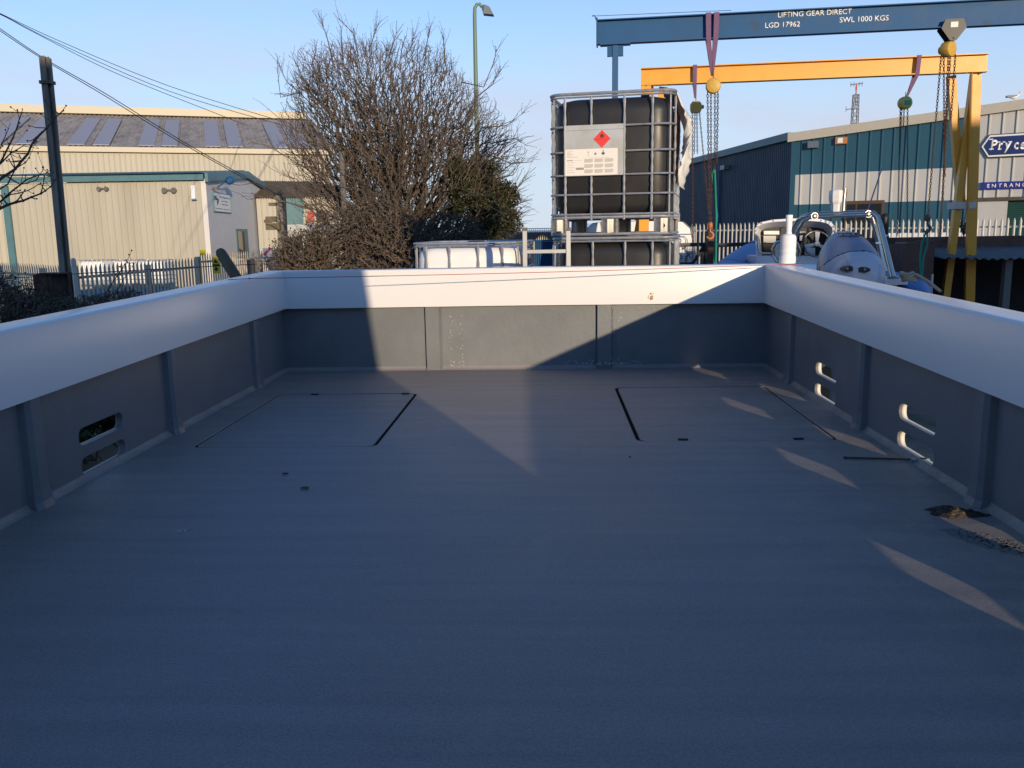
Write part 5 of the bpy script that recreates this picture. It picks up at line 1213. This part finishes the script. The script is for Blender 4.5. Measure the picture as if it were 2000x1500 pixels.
env = [E(700, 245, Yt_, 145, 155, 1.5, .40), E(810, 215, Yt_, 115, 130, 1.4, .22), E(900, 285, Yt_, 95, 120, 1.2, .15), E(640, 165, Yt_, 70, 85, .9, .06), E(760, 400, Yt_, 190, 130, 1.3, .22), E(620, 290, Yt_, 75, 130, .8, .06), E(960, 300, Yt_, 68, 75, .8, .06), E(930, 400, Yt_, 75, 95, 1., .06)]
tr = thing('bare_tree', (PY(740, 560, Yt_).x, Yt_, 0), 'large leafless many-stemmed tree with dark ivy in front of the lamp post', 'tree')
env += [E(790, 330, Yt_, 130, 120, 1.1, .25), E(700, 370, Yt_, 90, 110, 1.0, .15)]
P_, par, D_ = grow(base, env, 27000, 5, .44)
tree_mesh(P_, par, .0024, 2.45, .075, .017, m_twig, m_bark, tr, 1, jit=.10)
# long stray shoots along the outline
rng = random.Random(9); q = MB()
def shoot(pts, r0_, nb_=6, q=q, Yv=Yt_):
    W = [PY(x, y, Yv+dy) for x, y, dy in pts]; k = len(W); q.tube(W, [r0_*(1-.8*i/(k-1)) for i in range(k)], 4, caps=False)
    for _ in range(nb_):
        i = rng.randrange(k-1); u = rng.random(); p = W[i]+(W[i+1]-W[i])*u; d = (W[i+1]-W[i]).normalized()+V((rng.uniform(-.8, .8), rng.uniform(-.5, .5), rng.uniform(-.2, 1.))); d.normalize(); L = rng.uniform(.08, .32)
        e = p+d*L; m_ = p+d*L*.5+V((rng.uniform(-.02, .02), 0, rng.uniform(-.0, .03))); q.tube([p, m_, e], [.004, .003, .0018], 3, caps=False); q.ball(e, .007, 5); q.ball(m_, .005, 4)
for s_ in ([(640, 345, 0), (610, 330, -.2), (585, 322, -.3), (550, 300, -.3), (515, 282, -.3), (495, 280, -.3)], [(620, 330, 0), (590, 290, -.1), (550, 235, -.2), (513, 203, -.2)], [(640, 240, 0), (600, 195, 0), (560, 160, .1), (540, 115, .1)], [(630, 200, 0), (590, 150, 0), (568, 100, .0)], [(650, 120, 0), (638, 70, 0), (625, 37, 0)], [(700, 110, 0), (690, 65, 0), (660, 36, 0)], [(720, 100, 0), (738, 48, 0)], [(830, 110, 0), (838, 58, 0)], [(870, 130, 0), (866, 75, 0), (864, 72, 0)], [(900, 160, 0), (945, 170, 0), (965, 120, 0), (970, 95, 0)], [(930, 190, 0), (962, 165, 0), (975, 140, 0)], [(940, 250, 0), (990, 245, 0), (1025, 218, 0)], [(950, 300, 0), (1000, 320, 0), (1042, 316, 0)], [(960, 280, 0), (1005, 270, 0), (1030, 285, 0)], [(620, 400, -.5), (580, 350, -.6), (560, 345, -.6), (530, 330, -.6)], [(610, 410, -.5), (560, 395, -.6), (520, 385, -.7), (484, 390, -.7)], [(630, 420, -.5), (560, 370, -.6), (510, 355, -.6), (468, 362, -.6)], [(1000, 380, 0), (1020, 355, 0), (1030, 350, 0)], [(985, 420, 0), (1010, 400, 0), (1020, 395, 0)], [(760, 110, 0), (775, 62, 0)], [(800, 100, 0), (812, 60, 0)], [(670, 120, 0), (665, 50, 0)], [(590, 180, 0), (548, 190, 0), (541, 130, 0)]):
    shoot(s_, .0115, 15)
for _ in range(110):   # extra upright outline twigs
    th = rng.uniform(.15, 2.6); cx_, cy_ = 750+rng.uniform(-20, 20), 250; x = cx_+185*math.cos(th); y = cy_-155*math.sin(th)*rng.uniform(.85, 1.04)
    if x > 900: y += 25
    dx = math.cos(th)*rng.uniform(5, 22); L = rng.uniform(18, 46); dy = rng.uniform(-1, 1)
    shoot([(x-dx, y+L*.6, dy), (x, y+L*.1, dy), (x+dx*.4+rng.uniform(-4, 4), y-L*.45, dy)], .0055, 4)
q.build('twigs', m_twig, tr, fixn=False)
# ivy on the trunks and the dark mass on the right
rg = random.Random(21); q = MB()
iv = [E(955, 440, Yt_-.3, 52, 72, .7, 1), E(915, 410, Yt_-.2, 52, 70, .8, 1), E(925, 345, Yt_, 45, 45, .6, 1), E(975, 405, Yt_, 32, 60, .5, 1)]
ivc = [((a[0][0]+rg.uniform(-1, 1)*a[1][0], a[0][1]+rg.uniform(-1, 1)*a[1][1], a[0][2]+rg.uniform(-1, 1)*a[1][2]), (.13, .13, .11)) for a in iv for _ in range(60)]
def inside(c):
    return any(sum(((c[i]-a[0][i])/a[1][i])**2 for i in range(3)) < 1 for a in iv)
ivc = [z for z in ivc if inside(z[0])]
leaves(q, ivc, 24000, .03, .06, rg, 1)
core = [((PY(x, y, Yt_).x, Yt_+rg.uniform(-.3, .3), PY(x, y, Yt_).z), (.16, .18, .2)) for x, y in ((700, 262), (705, 285), (690, 300), (735, 330), (712, 330), (700, 205), (760, 300), (725, 420), (750, 460), (800, 450), (840, 430), (690, 420), (715, 380), (815, 400), (885, 290), (900, 260), (870, 320))]
leaves(q, core, 5200, .02, .045, rg, 1)
q.build('ivy', m_ivy, tr, fixn=False)
q = MB(); iv2 = [c for c in ivc if rg.random() < .6]; leaves(q, iv2+core, 7000, .02, .05, rg, 1); q.build('dead_leaves', m_bramble, tr, fixn=False)
q = MB()
for c_, r_ in [rg.choice(ivc) for _ in range(420)]:
    p = V(c_)+V((rg.uniform(-.1, .1), -.14, rg.uniform(-.1, .1))); d = V((rg.uniform(.2, 1), rg.uniform(-.5, .2), rg.uniform(-.3, .7))).normalized(); L = rg.uniform(.12, .4)
    q.tube([p, p+d*L*.5+V((0, 0, rg.uniform(-.03, .03))), p+d*L], [.0045, .0035, .002], 3, caps=False)
q.build('vines', m_twig, tr, fixn=False)
q = MB(); a = PY(667, 300, 13.4); b_ = PY(675, 470, 13.4); q.tube([V((b_.x+.04, 13.4, 0)), b_, a], .045, 10); q.lathe([(.05, 0), (.05, .03)], a, n=8); tag(q.build('pole', m_timbergrey, smooth=True), 'pale grey pole standing inside the left part of the bare tree', 'pole')
# bramble thickets at the foot of the tree
def thicket(name, envs, nst, nl, seed, lab, m_l=m_bramble, r=.0035, lf=(.02, .045), base_z=0.05, kp=.3):
    rg = random.Random(seed); t = thing(name, (envs[0][0][0], envs[0][0][1], 0), lab, 'shrub')
    bs = [(e[0][0]+rg.uniform(-1, 1)*e[1][0], e[0][1]+rg.uniform(-1, 1)*e[1][1], base_z) for e in envs for _ in range(6)]
    P_, par, D_ = grow(bs, envs, nst, seed, kp); tree_mesh(P_, par, r, 2.5, .02, 1., m_twig, m_bark, t, seed, ('stems', 'trunk'), jit=.28)
    if nl:
        q = MB(); cs = [((P_[i][0], P_[i][1], P_[i][2]), (.06, .06, .05)) for i in range(len(P_)) if P_[i][2] > .4]; leaves(q, cs, nl, lf[0], lf[1], rg, 1); q.build('leaves', m_l, t, fixn=False)
    return t
thicket('bramble', [E(600, 490, 12.6, 70, 48, .7, .3), E(670, 470, 12.8, 85, 70, .7, .4), E(560, 510, 12.4, 45, 28, .5, .1)], 3600, 4200, 31, 'dense bramble thicket between the short telegraph post and the bare tree')
thicket('bramble', [E(780, 480, 12.6, 100, 62, .7, .4), E(870, 470, 12.8, 75, 60, .6, .3), E(915, 470, 13.0, 45, 50, .5, .2), E(740, 430, 13, 70, 60, .6, .3)], 4600, 5600, 32, 'brown bramble thicket at the foot of the bare tree, left of the white container')
thicket('shrub', [E(30, 590, 9.2, 70, 45, .5, .5), E(90, 600, 9., 70, 30, .5, .3), E(-50, 560, 9.2, 70, 60, .5, .3)], 1500, 3600, 33, 'low tangled scrub at the bottom left beyond the port bulwark', lf=(.015, .035))
thicket('shrub', [E(175, 590, 9.6, 60, 18, .4, .5), E(240, 575, 9.8, 50, 14, .3, .3)], 420, 300, 34, 'thin low scrub right of the rusty box beyond the port bulwark', lf=(.012, .03))
thicket('shrub', [((-4.6, 8.3, .55), (1.1, .9, .7), .4), ((-5.9, 9.6, .5), (1.2, 1.2, .7), .4)], 500, 20000, 35, 'low scrub added close under the port side to darken the view through the scuppers', lf=(.05, .10), m_l=m_ivy)  # scrub added only so the port scuppers look dark
# foreground bare branches at the left edge
t_ = thing('bare_shrub', flat(PY(-80, 600, 6.)), 'leafless shrub with knobbly branches reaching in from the left edge', 'shrub'); q = MB(); rng = random.Random(4)
Yf = 6.2
for pts, r_ in (([(-120, 560), (-60, 470), (-20, 420), (15, 400), (45, 392), (80, 378), (98, 365)], .022), ([(-90, 480), (-40, 400), (0, 350), (30, 330), (55, 300), (70, 270), (92, 250), (110, 228), (124, 216)], .017), ([(-80, 450), (-30, 370), (5, 310), (25, 270), (38, 232), (44, 213)], .013), ([(0, 395), (25, 372), (50, 352), (80, 342), (100, 330)], .011), ([(-60, 400), (-10, 330), (20, 300), (45, 285), (75, 290)], .010), ([(15, 345), (40, 360), (70, 352), (85, 330), (100, 345)], .008), ([(-20, 380), (15, 360), (30, 330), (50, 318), (60, 300)], .009), ([(-60, 440), (-10, 400), (20, 380), (55, 372), (75, 360), (95, 362)], .010), ([(30, 330), (20, 300), (30, 280)], .007), ([(-40, 350), (0, 290), (12, 262), (20, 240)], .008),
              ([(-60, 620), (-10, 580), (20, 562), (50, 558), (70, 550)], .010), ([(170, 640), (200, 590), (215, 560), (232, 535), (245, 515), (262, 514)], .009), ([(195, 610), (225, 575), (240, 548), (258, 520), (265, 512)], .006), ([(60, 660), (72, 620), (80, 600), (105, 596), (110, 600)], .006), ([(-40, 560), (20, 548), (60, 555), (105, 538)], .005)):
    dY = rng.uniform(-.3, .3); W = [PY(x, y, Yf+dY) for x, y in pts]; k = len(W); fine = []
    for i in range(k-1):
        for u in (0, .5): p = W[i]+(W[i+1]-W[i])*u; fine.append(p+V((rng.uniform(-.006, .006), 0, rng.uniform(-.006, .006))) if u else p)
    fine.append(W[-1]); n_ = len(fine); q.tube(fine, [r_*.72*(1-.78*i/(n_-1)) for i in range(n_)], 6)
    for i in range(1, n_):
        if rng.random() < .8:
            d = V((rng.uniform(-1, 1), rng.uniform(-.5, .5), rng.uniform(-.3, 1))).normalized(); L = rng.uniform(.02, .12); rr = r_*.35*(1-.5*i/n_)
            q.tube([fine[i], fine[i]+d*L*.6, fine[i]+d*L+V((0, 0, .01))], [rr, rr*.8, rr*.5], 5); q.ball(fine[i]+d*L+V((0, 0, .01)), .007, 6)
        q.ball(fine[i], r_*.72*(1-.6*i/n_)*1.15, 6)
q.build('branches', m_bark, t_, fixn=False)

# ================================================================== INFLATABLE BOAT, right
rb = thing('inflatable_boat', (3.0, 10.5, 0), 'blue inflatable boat with silver outboard and stainless arch beyond the starboard corner', 'boat')
def T(pts): return [PY(*p) for p in pts]
q = MB(); L_ = [V((1.80, 8.7, 1.60)), V((1.86, 9.3, 1.60)), V((1.95, 10.2, 1.62)), V((2.32, 11.2, 1.68)), V((2.85, 12.7, 1.80)), V((3.3, 13.9, 1.90)), V((3.75, 14.6, 2.0))]
q.tube(L_, [.05, .24, .26, .27, .26, .24, .2], 20)
q.build('tube', m_hypalon, rb, smooth=True)
q = MB(); q.tube([V((3.72, 8.75, 1.60)), V((3.78, 9.1, 1.60)), V((3.95, 10.2, 1.60)), V((4.1, 11.5, 1.66)), V((4.1, 13.0, 1.8)), V((3.75, 14.6, 2.0))], [.10, .20, .22, .24, .24, .2], 20); q.build('tube', m_hypalon, rb, smooth=True)
q = MB()
for i, p in enumerate((L_[2], L_[3])): q.lathe([(.276, -.02), (.276, .02)], p+V((0, 0, 0)), ax=(L_[3]-L_[2]), n=20)
q.build('tube_band', mat('pale_blue_band', (.13, .25, .45), .6), rb, smooth=True)
q = MB(); q.loft([[V((2.05, 9.1, 1.74)), V((3.62, 9.1, 1.74)), V((3.3, 9.1, 1.1)), V((2.85, 9.1, .85)), V((2.3, 9.1, 1.1))], [V((2.1, 10.3, 1.74)), V((3.72, 10.3, 1.74)), V((3.4, 10.3, 1.05)), V((2.9, 10.3, .8)), V((2.4, 10.3, 1.05))], [V((2.5, 11.6, 1.78)), V((3.9, 11.6, 1.78)), V((3.6, 11.6, 1.1)), V((3.1, 11.6, .85)), V((2.7, 11.6, 1.1))], [V((3.6, 14.4, 1.95)), V((3.9, 14.4, 1.95)), V((3.85, 14.4, 1.6)), V((3.75, 14.4, 1.5)), V((3.65, 14.4, 1.6))]]); q.build('hull', m_gel, rb)
q = MB(); q.box((3.30, 8.95, 1.745), (3.66, 10.4, 1.80)); q.build('side_deck', m_gel, rb); q = MB(); q.box((2.12, 9.6, 1.745), (2.5, 11.0, 1.86)); q.build('side_deck', m_gel, rb)
for s_ in (.7, 2.2):   # trailer cradle under it
    q = MB(); q.box((2.2, 9.3+s_, 0), (3.5, 9.45+s_, .82)); q.build('cradle', m_timber, rb)
# outboard
ob_ = thing('outboard', (0, 0, 0), None, None); bpy.data.objects.remove(ob_)
q = MB(); rings = []; Yc0 = 8.22
spec = [(8.235, .06, 1.78, 1.86), (8.24, .15, 1.71, 1.93), (8.265, .215, 1.67, 2.00), (8.33, .26, 1.65, 2.07), (8.42, .285, 1.63, 2.125), (8.52, .30, 1.62, 2.18), (8.63, .305, 1.61, 2.225), (8.75, .30, 1.61, 2.265), (8.87, .28, 1.62, 2.29), (8.97, .24, 1.64, 2.295), (9.03, .17, 1.68, 2.27), (9.05, .06, 1.75, 2.2)]
fine = []
for i in range(len(spec)-1):
    for u in [k_/8 for k_ in range(8)]: fine.append([a*(1-u)+b*u for a, b in zip(spec[i], spec[i+1])])
fine.append(list(spec[-1])); nseg = 120
for Yv, hw, zb5, zt8 in fine:
    cxx = 2.925+(Yv-8.22)*.10; cz_ = (zb5+zt8)/2; hz = (zt8-zb5)/2; rg_ = []
    for j in range(nseg):
        t = 2*math.pi*j/nseg; cx1 = math.copysign(abs(math.cos(t))**.66, math.cos(t)); sz1 = math.copysign(abs(math.sin(t))**.70, math.sin(t))
        tap = 1-.30*max(0, sz1)**1.5; rg_.append(V((cxx+cx1*hw*tap, Yv, cz_+sz1*hz)))
    rings.append(rg_)
q.loft(rings)
def band(p): return p.z-(2.10-.48*(p.y-8.42)-.8*abs(p.x-2.98)**2)
for fi, f_ in enumerate(q.f):
    c = sum((V(q.v[i]) for i in f_), V((0, 0, 0)))/len(f_); h_ = band(c)
    q.m[fi] = 1 if h_ > .006 else (2 if h_ > -.008 else 0)
    if q.m[fi] == 0 and abs(c.x-(2.975+(c.y-8.22)*.05)) > .17-(2.1-c.z)*.25: q.m[fi] = 3
cw = q.build('outboard_cowl', [m_cowl, m_cowldark, m_black, mat('mid_grey_cowl', (.38, .40, .48), .4, coat=.15)], rb, smooth=True)
for px in (1655, 1689):
    e = PY(px, 525 if px < 1670 else 527, 8.226); q = MB(); s_ = 1 if px > 1670 else -1
    q.prism([e+V((s_*a_*.052, 0, c_*.028+.0)) for a_, c_ in ((-1, -.75), (.0, -1.1), (.9, -.5), (1.05, .1), (.5, .75), (-.5, 1.0), (-1, .6))], (0, .05, 0)); v_ = q.build('air_vent', m_black, cw)
    q = MB(); q.lathe([(.012, 0), (.008, .004)], e+V((0, -.001, .003)), ax=(0, -1, 0), n=10); q.build('vent_badge', m_alu, v_)
tb = V((2.88, 8.60, 2.2225)); nrm = V((0, -.33, .94)).normalized()
text('225', V((2.86, 8.66, 2.240)), V((3.08, 8.66, 2.240)), .10, nrm, m_black, 'lettering', cw, bold=.02, ext=.004, lift=.004)
q = MB(); q.loft([[V((2.98+x*.16*k, 8.7+y*.2*k, z)) for x, y in rrect(-1, -1, 1, 1, .5, 3)] for z, k in ((1.64, 1), (1.3, .8), (.8, .6), (.6, .7))]); q.build('outboard_leg', m_cowldark, rb, smooth=True)
# stainless arch
q = MB()
q.tube(T([(1541, 505, 10.1), (1543, 463, 9.95), (1550, 447, 9.85), (1559, 432, 9.75), (1569, 424, 9.65), (1584, 420, 9.6), (1640, 417.5, 9.5), (1695, 415, 9.4), (1706, 417, 9.36), (1713, 424, 9.34), (1719, 440, 9.3), (1744, 541, 9.05)]), .030, 12)
q.tube(T([(1552, 470, 9.7), (1560, 447, 9.65), (1570, 431, 9.6), (1583, 424, 9.58), (1640, 421.5, 9.45), (1694, 419, 9.35)]), .022, 10)
q.tube(T([(1703, 424, 9.5), (1712, 455, 9.5), (1722, 505, 9.45), (1729, 531, 9.4)]), .028, 10)
q.tube(T([(1712, 475, 9.47), (1723, 476, 9.25)]), .012, 6)
q.tube(T([(1733, 541, 9.1), (1755, 541, 9.1)]), .02, 6)
q.build('arch', m_steel, rb, smooth=True)
for px, py in ((1591, 422), (1696, 418)):
    c = PY(px, py, 9.36 if px > 1650 else 9.5); q = MB(); q.tube([c+V((.034*math.cos(t), 0, .034*math.sin(t))) for t in [6.283*i/20 for i in range(20)]], .006, 6, closed=True); q.lathe([(.012, 0), (.012, .02)], c, ax=(0, -1, 0), n=8); q.build('deck_light', m_steel, rb, smooth=True)
q = MB(); q.tube(T([(1646, 422, 9.5), (1647.5, 395, 9.5), (1650, 369, 9.5)]), .027, 12); q.build('pole', m_steel, rb, smooth=True)
c = PY(1632, 418, 9.55); q = MB(); q.lathe([(.05, 0), (.055, .06), (.06, .10), (.078, .13), (.082, .20), (.078, .245), (.06, .255)], c, n=8); q.build('aerial_dome', m_gel, rb)
q = MB(); q.tube(T([(1722, 330, 12), (1712, 360, 11.6), (1700, 395, 11.1), (1690, 430, 10.8)]), .009, 5); q.build('whip_aerial', m_lattice, rb)
q = MB(); c = PY(1727, 438, 9.6); q.lathe([(.02, -.115), (.04, -.10), (.048, -.07), (.048, .07), (.04, .10), (.02, .115)], c, n=14); c2 = PY(1735, 471, 9.6); q.box((c2.x-.06, 9.55, c2.z-.035), (c2.x+.055, 9.65, c2.z+.035)); q.tube([c, c2], .02, 6); q.build('mirror_pod', m_black, rb, smooth=True)
q = MB(); q.ball(PY(1730, 461, 9.55), .022, 10); q.build('chrome_knob', m_steel, rb, smooth=True)
# console with hood, dashboard, wheel
Yh = 11.0
outer = [(1478, 512), (1476, 480), (1474, 450), (1477, 441), (1486, 434), (1510, 429), (1540, 427), (1575, 426), (1605, 428), (1622, 433), (1630, 441), (1631, 450), (1626, 460), (1622, 480), (1620, 512)]
inner = [(1489, 507), (1487, 480), (1485, 456), (1487, 450), (1494, 447), (1512, 444.5), (1540, 443.5), (1572, 443.5), (1596, 445), (1608, 448), (1614, 453), (1615, 460), (1613, 468), (1611, 480), (1610, 507)]
mid_ = [((a[0]*.55+b[0]*.45), (a[1]*.55+b[1]*.45)) for a, b in zip(outer, inner)]
q = MB(); k = len(outer)
R1 = [PY(x, y, Yh) for x, y in outer]; R2 = [PY(x*.72+m[0]*.28, y*.72+m[1]*.28, Yh-.01) for (x, y), m in zip(outer, inner)]; R3 = [PY(x, y, Yh+.28) for x, y in inner]; R0 = [PY(x, y, Yh+.32) for x, y in outer]
vv = R0+R1+R2+R3; q.add(vv, [(r_*k+i, r_*k+i+1, (r_+1)*k+i+1, (r_+1)*k+i) for r_ in range(3) for i in range(k-1)]); hd = q.build('console_hood', m_gel, rb, smooth=True, fixn=False)
q = MB()
for i in range(2, k-1, 1): p = PY(outer[i][0]*.86+inner[i][0]*.14, outer[i][1]*.86+inner[i][1]*.14, Yh-.012); q.ball(p, .009, 6)
q.build('bolts', m_chain, hd)
q = MB(); q.prism([PY(1482, 507, Yh+.30), PY(1617, 507, Yh+.30), PY(1617, 442, Yh+.30), PY(1482, 442, Yh+.30)], (0, .02, 0)); ds = q.build('dashboard', mat('charcoal_dash', (.018, .016, .014), .6), rb)
def pnl(x0, y0, x1, y1, Yv, m_, nm, pr=ds, t=.03): q = MB(); q.prism([PY(x0, y1, Yv), PY(x1, y1, Yv), PY(x1, y0, Yv), PY(x0, y0, Yv)], (0, t, 0)); return q.build(nm, m_, pr)
pnl(1492, 451, 1522, 458, Yh+.24, m_alu, 'switch_panel'); pnl(1491.5, 460.5, 1515.5, 474, Yh+.24, mat('grey_display', (.42, .40, .36), .4), 'display'); pnl(1562, 452, 1573, 470, Yh+.24, m_lamphead, 'instrument')
pnl(1476, 500, 1632, 516, Yh+.05, m_gel, 'console_base', rb, .5)
pnl(1576, 484, 1592, 498, Yh+.18, m_gel, 'wheel_pod', ds, .1)
wc = PY(1595, 476, Yh-.02); q = MB(); ax1, ax2 = V((1, 0, 0)), V((0, .35, .94)).normalized()
q.tube([wc+ax1*.165*math.cos(t)+ax2*.165*math.sin(t) for t in [6.283*i/36 for i in range(36)]], .016, 8, closed=True); swl = q.build('steering_wheel', m_black, rb, smooth=True)
q = MB()
for t in (1.45, 3.4, 5.7):
    d1 = ax1*math.cos(t)+ax2*math.sin(t); s1 = ax1*-math.sin(t)+ax2*math.cos(t); q.prism([wc+s1*.014, wc-s1*.014, wc+d1*.16-s1*.03, wc+d1*.16+s1*.03], (0, -.012, 0))
for t0_, t1_ in ((1.9, 2.6), (.5, 1.1), (3.6, 4.9)): q.tube([wc+V((0, -.014, 0))+ax1*.165*math.cos(t)+ax2*.165*math.sin(t) for t in [t0_+(t1_-t0_)*i/8 for i in range(9)]], .0065, 5)
q.lathe([(.034, 0), (.03, .03)], wc, ax=(0, -1, 0), n=14); q.build('spokes', m_alu, swl, smooth=True)
q = MB(); q.tube(T([(1479, 462, 10.9), (1480, 480, 10.85), (1483, 492, 10.85), (1488, 495, 10.85), (1508, 495, 10.85)]), .012, 8); q.build('grab_rail', m_steel, rb, smooth=True)
q = MB(); ctr = [(1514, 474), (1525, 470), (1545, 470), (1558, 476), (1563, 490), (1561, 503), (1553, 512), (1535, 516), (1516, 511), (1509, 500), (1508, 486)]
q.tube([PY(x, y, 9.9) for x, y in ctr], .014, 8, closed=True); q.build('seat_hoop', m_steel, rb, smooth=True)
q = MB(); q.loft([[PY(1536+(x-1536)*k, 493+(y-493)*k, Yv) for x, y in ctr] for Yv, k in ((9.92, .5), (9.88, .74), (9.92, .86), (10.05, .86))]); q.build('seat_back', m_fab_cream, rb, smooth=True)
q = MB(); c = PY(1776, 547, 8.7); c.z = 1.83
for i in range(4): q.tube([c+V((.06*math.cos(t)-.01*i, .05*math.sin(t), .02*i-.02+.01*math.sin(2*t+i))) for t in [6.283*j/16 for j in range(16)]], .016, 8, closed=True)
q.tube([c+V((.0, 0, .04)), c+V((.05, -.05, .03)), c+V((.12, -.15, -.03)), c+V((.2, -.25, -.12))], .016, 8)
tag(q.build('rope', m_rope, smooth=True), 'coil of beige rope on the stern quarter of the inflatable boat', 'rope')

# ================================================================== VAN AND YARD GATE
vn = thing('van', (1.55, 16.5, 0), 'white van parked behind the black container stack, dark lettering on its rear', 'van')
Yv = 14.3; xr = PY(1366, 480, Yv).x; xl = xr-2.0; zt9 = PY(1340, 430, Yv).z
def vsec(y, k=1., dz=0.): return [V((xl+.5*(1-k)*2+x*(xr-xl)*k, y, .35+z*(zt9-.35)+dz*z)) for x, z in ((.02, 0), (.98, 0), (1, .06), (1, .45), (.975, .75), (.93, .94), (.87, .99), (.78, 1), (.22, 1), (.13, .99), (.07, .94), (.025, .75), (0, .45), (0, .06))]
q = MB(); q.loft([vsec(Yv+.04, .985), vsec(Yv), vsec(Yv+.2), vsec(Yv+3.6), vsec(Yv+4.2, 1, -.25), vsec(Yv+4.4, 1, -1.0), vsec(Yv+5.2, .96, -1.15)]); q.build('body', m_van, vn)
q = MB()
for z in (PY(1330, 458, Yv).z,): q.box((xl+.06, Yv-.006, z), (xr-.06, Yv-.001, z+.012))
q.box(((xl+xr)/2-.006, Yv-.006, .5), ((xl+xr)/2+.006, Yv-.001, zt9-.12))
w1 = PY(1345, 462, Yv); q.tube([V((xr-.9, Yv-.004, w1.z)), V((xr-.24, Yv-.004, w1.z)), V((xr-.2, Yv-.004, w1.z-.05)), V((xr-.19, Yv-.004, w1.z-.9))], .006, 4)
q.build('door_seams', m_lamphead, vn)
for ch, x, y, rot in (('T', 1312.5, 470.5, -8), ('O', 1320.5, 474, -20), ('N', 1329.5, 482, -38)):
    p = PY(x, y, Yv-.006); d = V((math.cos(R(rot)), 0, math.sin(R(rot)))); text(ch, p, p+d*.072, .085, (0, -1, 0), m_ink, 'lettering', vn, bold=.02)
q = MB()
for x, y, a0_, a1_, r_ in ((1311, 507, -.3, 3.0, .12), (1353, 507, 1.8, 3.6, .12), (1353, 507, 1.8, 3.4, .10)):
    c = PY(x, y, Yv-.008); q.tube([c+V((r_*math.cos(t), 0, r_*math.sin(t))) for t in [a0_+(a1_-a0_)*i/14 for i in range(15)]], .006, 4)
for x0, y0_, x1, y1_ in ((1311, 507, 1324, 488), (1324, 488, 1318, 483), (1311, 507, 1333, 505), (1333, 505, 1324, 490), (1340, 488, 1351, 507)): q.tube([PY(x0, y0_, Yv-.008), PY(x1, y1_, Yv-.008)], .006, 4)
q.build('bicycle_emblem', m_ink, vn)
for x in (xl+.12, xr-.34):
    for y in (Yv+.9, Yv+4.3):
        q = MB(); q.lathe([(.25, 0), (.33, .03), (.33, .19), (.25, .22)], (x, y, .33), ax=(1, 0, 0), n=20); q.build('wheel', m_black, vn)
q = MB(); p = PY(1320, 430, 15.2); q.box((p.x-.08, 15.2, zt9-.01), (p.x+.07, 15.5, zt9+.13)); q.build('roof_vent', m_lamphead, vn)
gt = thing('yard_gate', flat(PY(1390, 480, 12)), 'dark steel mesh yard gate with diagonal brace in front of the van', 'gate')
Yg = 12.; g0, g1 = PY(1240, 481, Yg), PY(1380, 477, Yg); q = MB()
q.bar(g0, g1, .05, .05); q.bar(PY(1376, 480, Yg), V((PY(1330, 520, Yg).x-.3, Yg, 1.2)), .045, .045); q.bar(V((g0.x, Yg, .9)), V((g1.x, Yg, .9)), .05, .05); q.bar(V((g0.x, Yg, .3)), g0, .05, .05); q.bar(V((g1.x, Yg, .3)), g1, .05, .05)
q.bar(PY(1300, 515.5, Yg), PY(1352, 514.5, Yg), .04, .04); q.build('frame', m_black, gt)
q = MB()
for i in range(28): x = g0.x+(g1.x-g0.x)*(i+.5)/28; q.tube([V((x, Yg, .9)), V((x, Yg, g0.z))], .0016, 3)
for i in range(24): z = .95+i*.048; q.tube([V((g0.x, Yg, z)), V((g1.x, Yg, z))], .0016, 3)
q.build('mesh', m_tile, gt, fixn=False)
q = MB(); q.bar(V((PY(1379, 480, Yg).x, Yg, 0)), PY(1379, 476, Yg), .08, .08); q.build('gate_post', m_black, gt)
q = MB(); q.bar(PY(1402, 479, 13.5), PY(1475, 476, 13.5), .07, .06); c = PY(1402, 479, 13.5); q.bar(V((c.x+.5, 13.5, 0)), V((c.x+.5, 13.5, c.z)), .07, .07); tag(q.build('barrier', m_black), 'dark horizontal rail in front of the palisade, left of the inflatable', 'barrier')
a = PY(1388, 443, 11.6); q = MB(); q.loft([[V((PY(1391, 515, 11.6).x+x*.05, 11.6+y*.05, 0)) for x, y in rrect(-1, -1, 1, 1, .4, 2)], [V((a.x+x*.042, a.y+y*.042, a.z-.05)) for x, y in rrect(-1, -1, 1, 1, .4, 2)], [V((a.x+x*.02, a.y+y*.02, a.z)) for x, y in rrect(-1, -1, 1, 1, .4, 2)]]); tag(q.build('timber_stake', m_rust), 'rough rust-brown stake beside the yard gate under the round hoist', 'stake')
# dark cabinet seen between the stacks
c0_ = PY(1046, 470, 16); q = MB(); c1_ = PY(1078, 470, 16); q.box((c0_.x, 16, .9), (c1_.x, 16.4, c0_.z-.02))
for i in range(9): x = c0_.x+(c1_.x-c0_.x)*i/8; q.tube([V((x, 15.97, .9)), V((x, 15.97, c0_.z))], .008, 4)
q.tube([V((c0_.x-.03, 15.97, c0_.z)), V((c1_.x+.03, 15.97, c0_.z))], .015, 5)
q.box((c0_.x, 16.0, 0), (c1_.x, 16.4, .899)); tag(q.build('barrel_crate', m_bluesteel), 'dark caged crate seen between the ladder rails beyond the transom', 'crate')
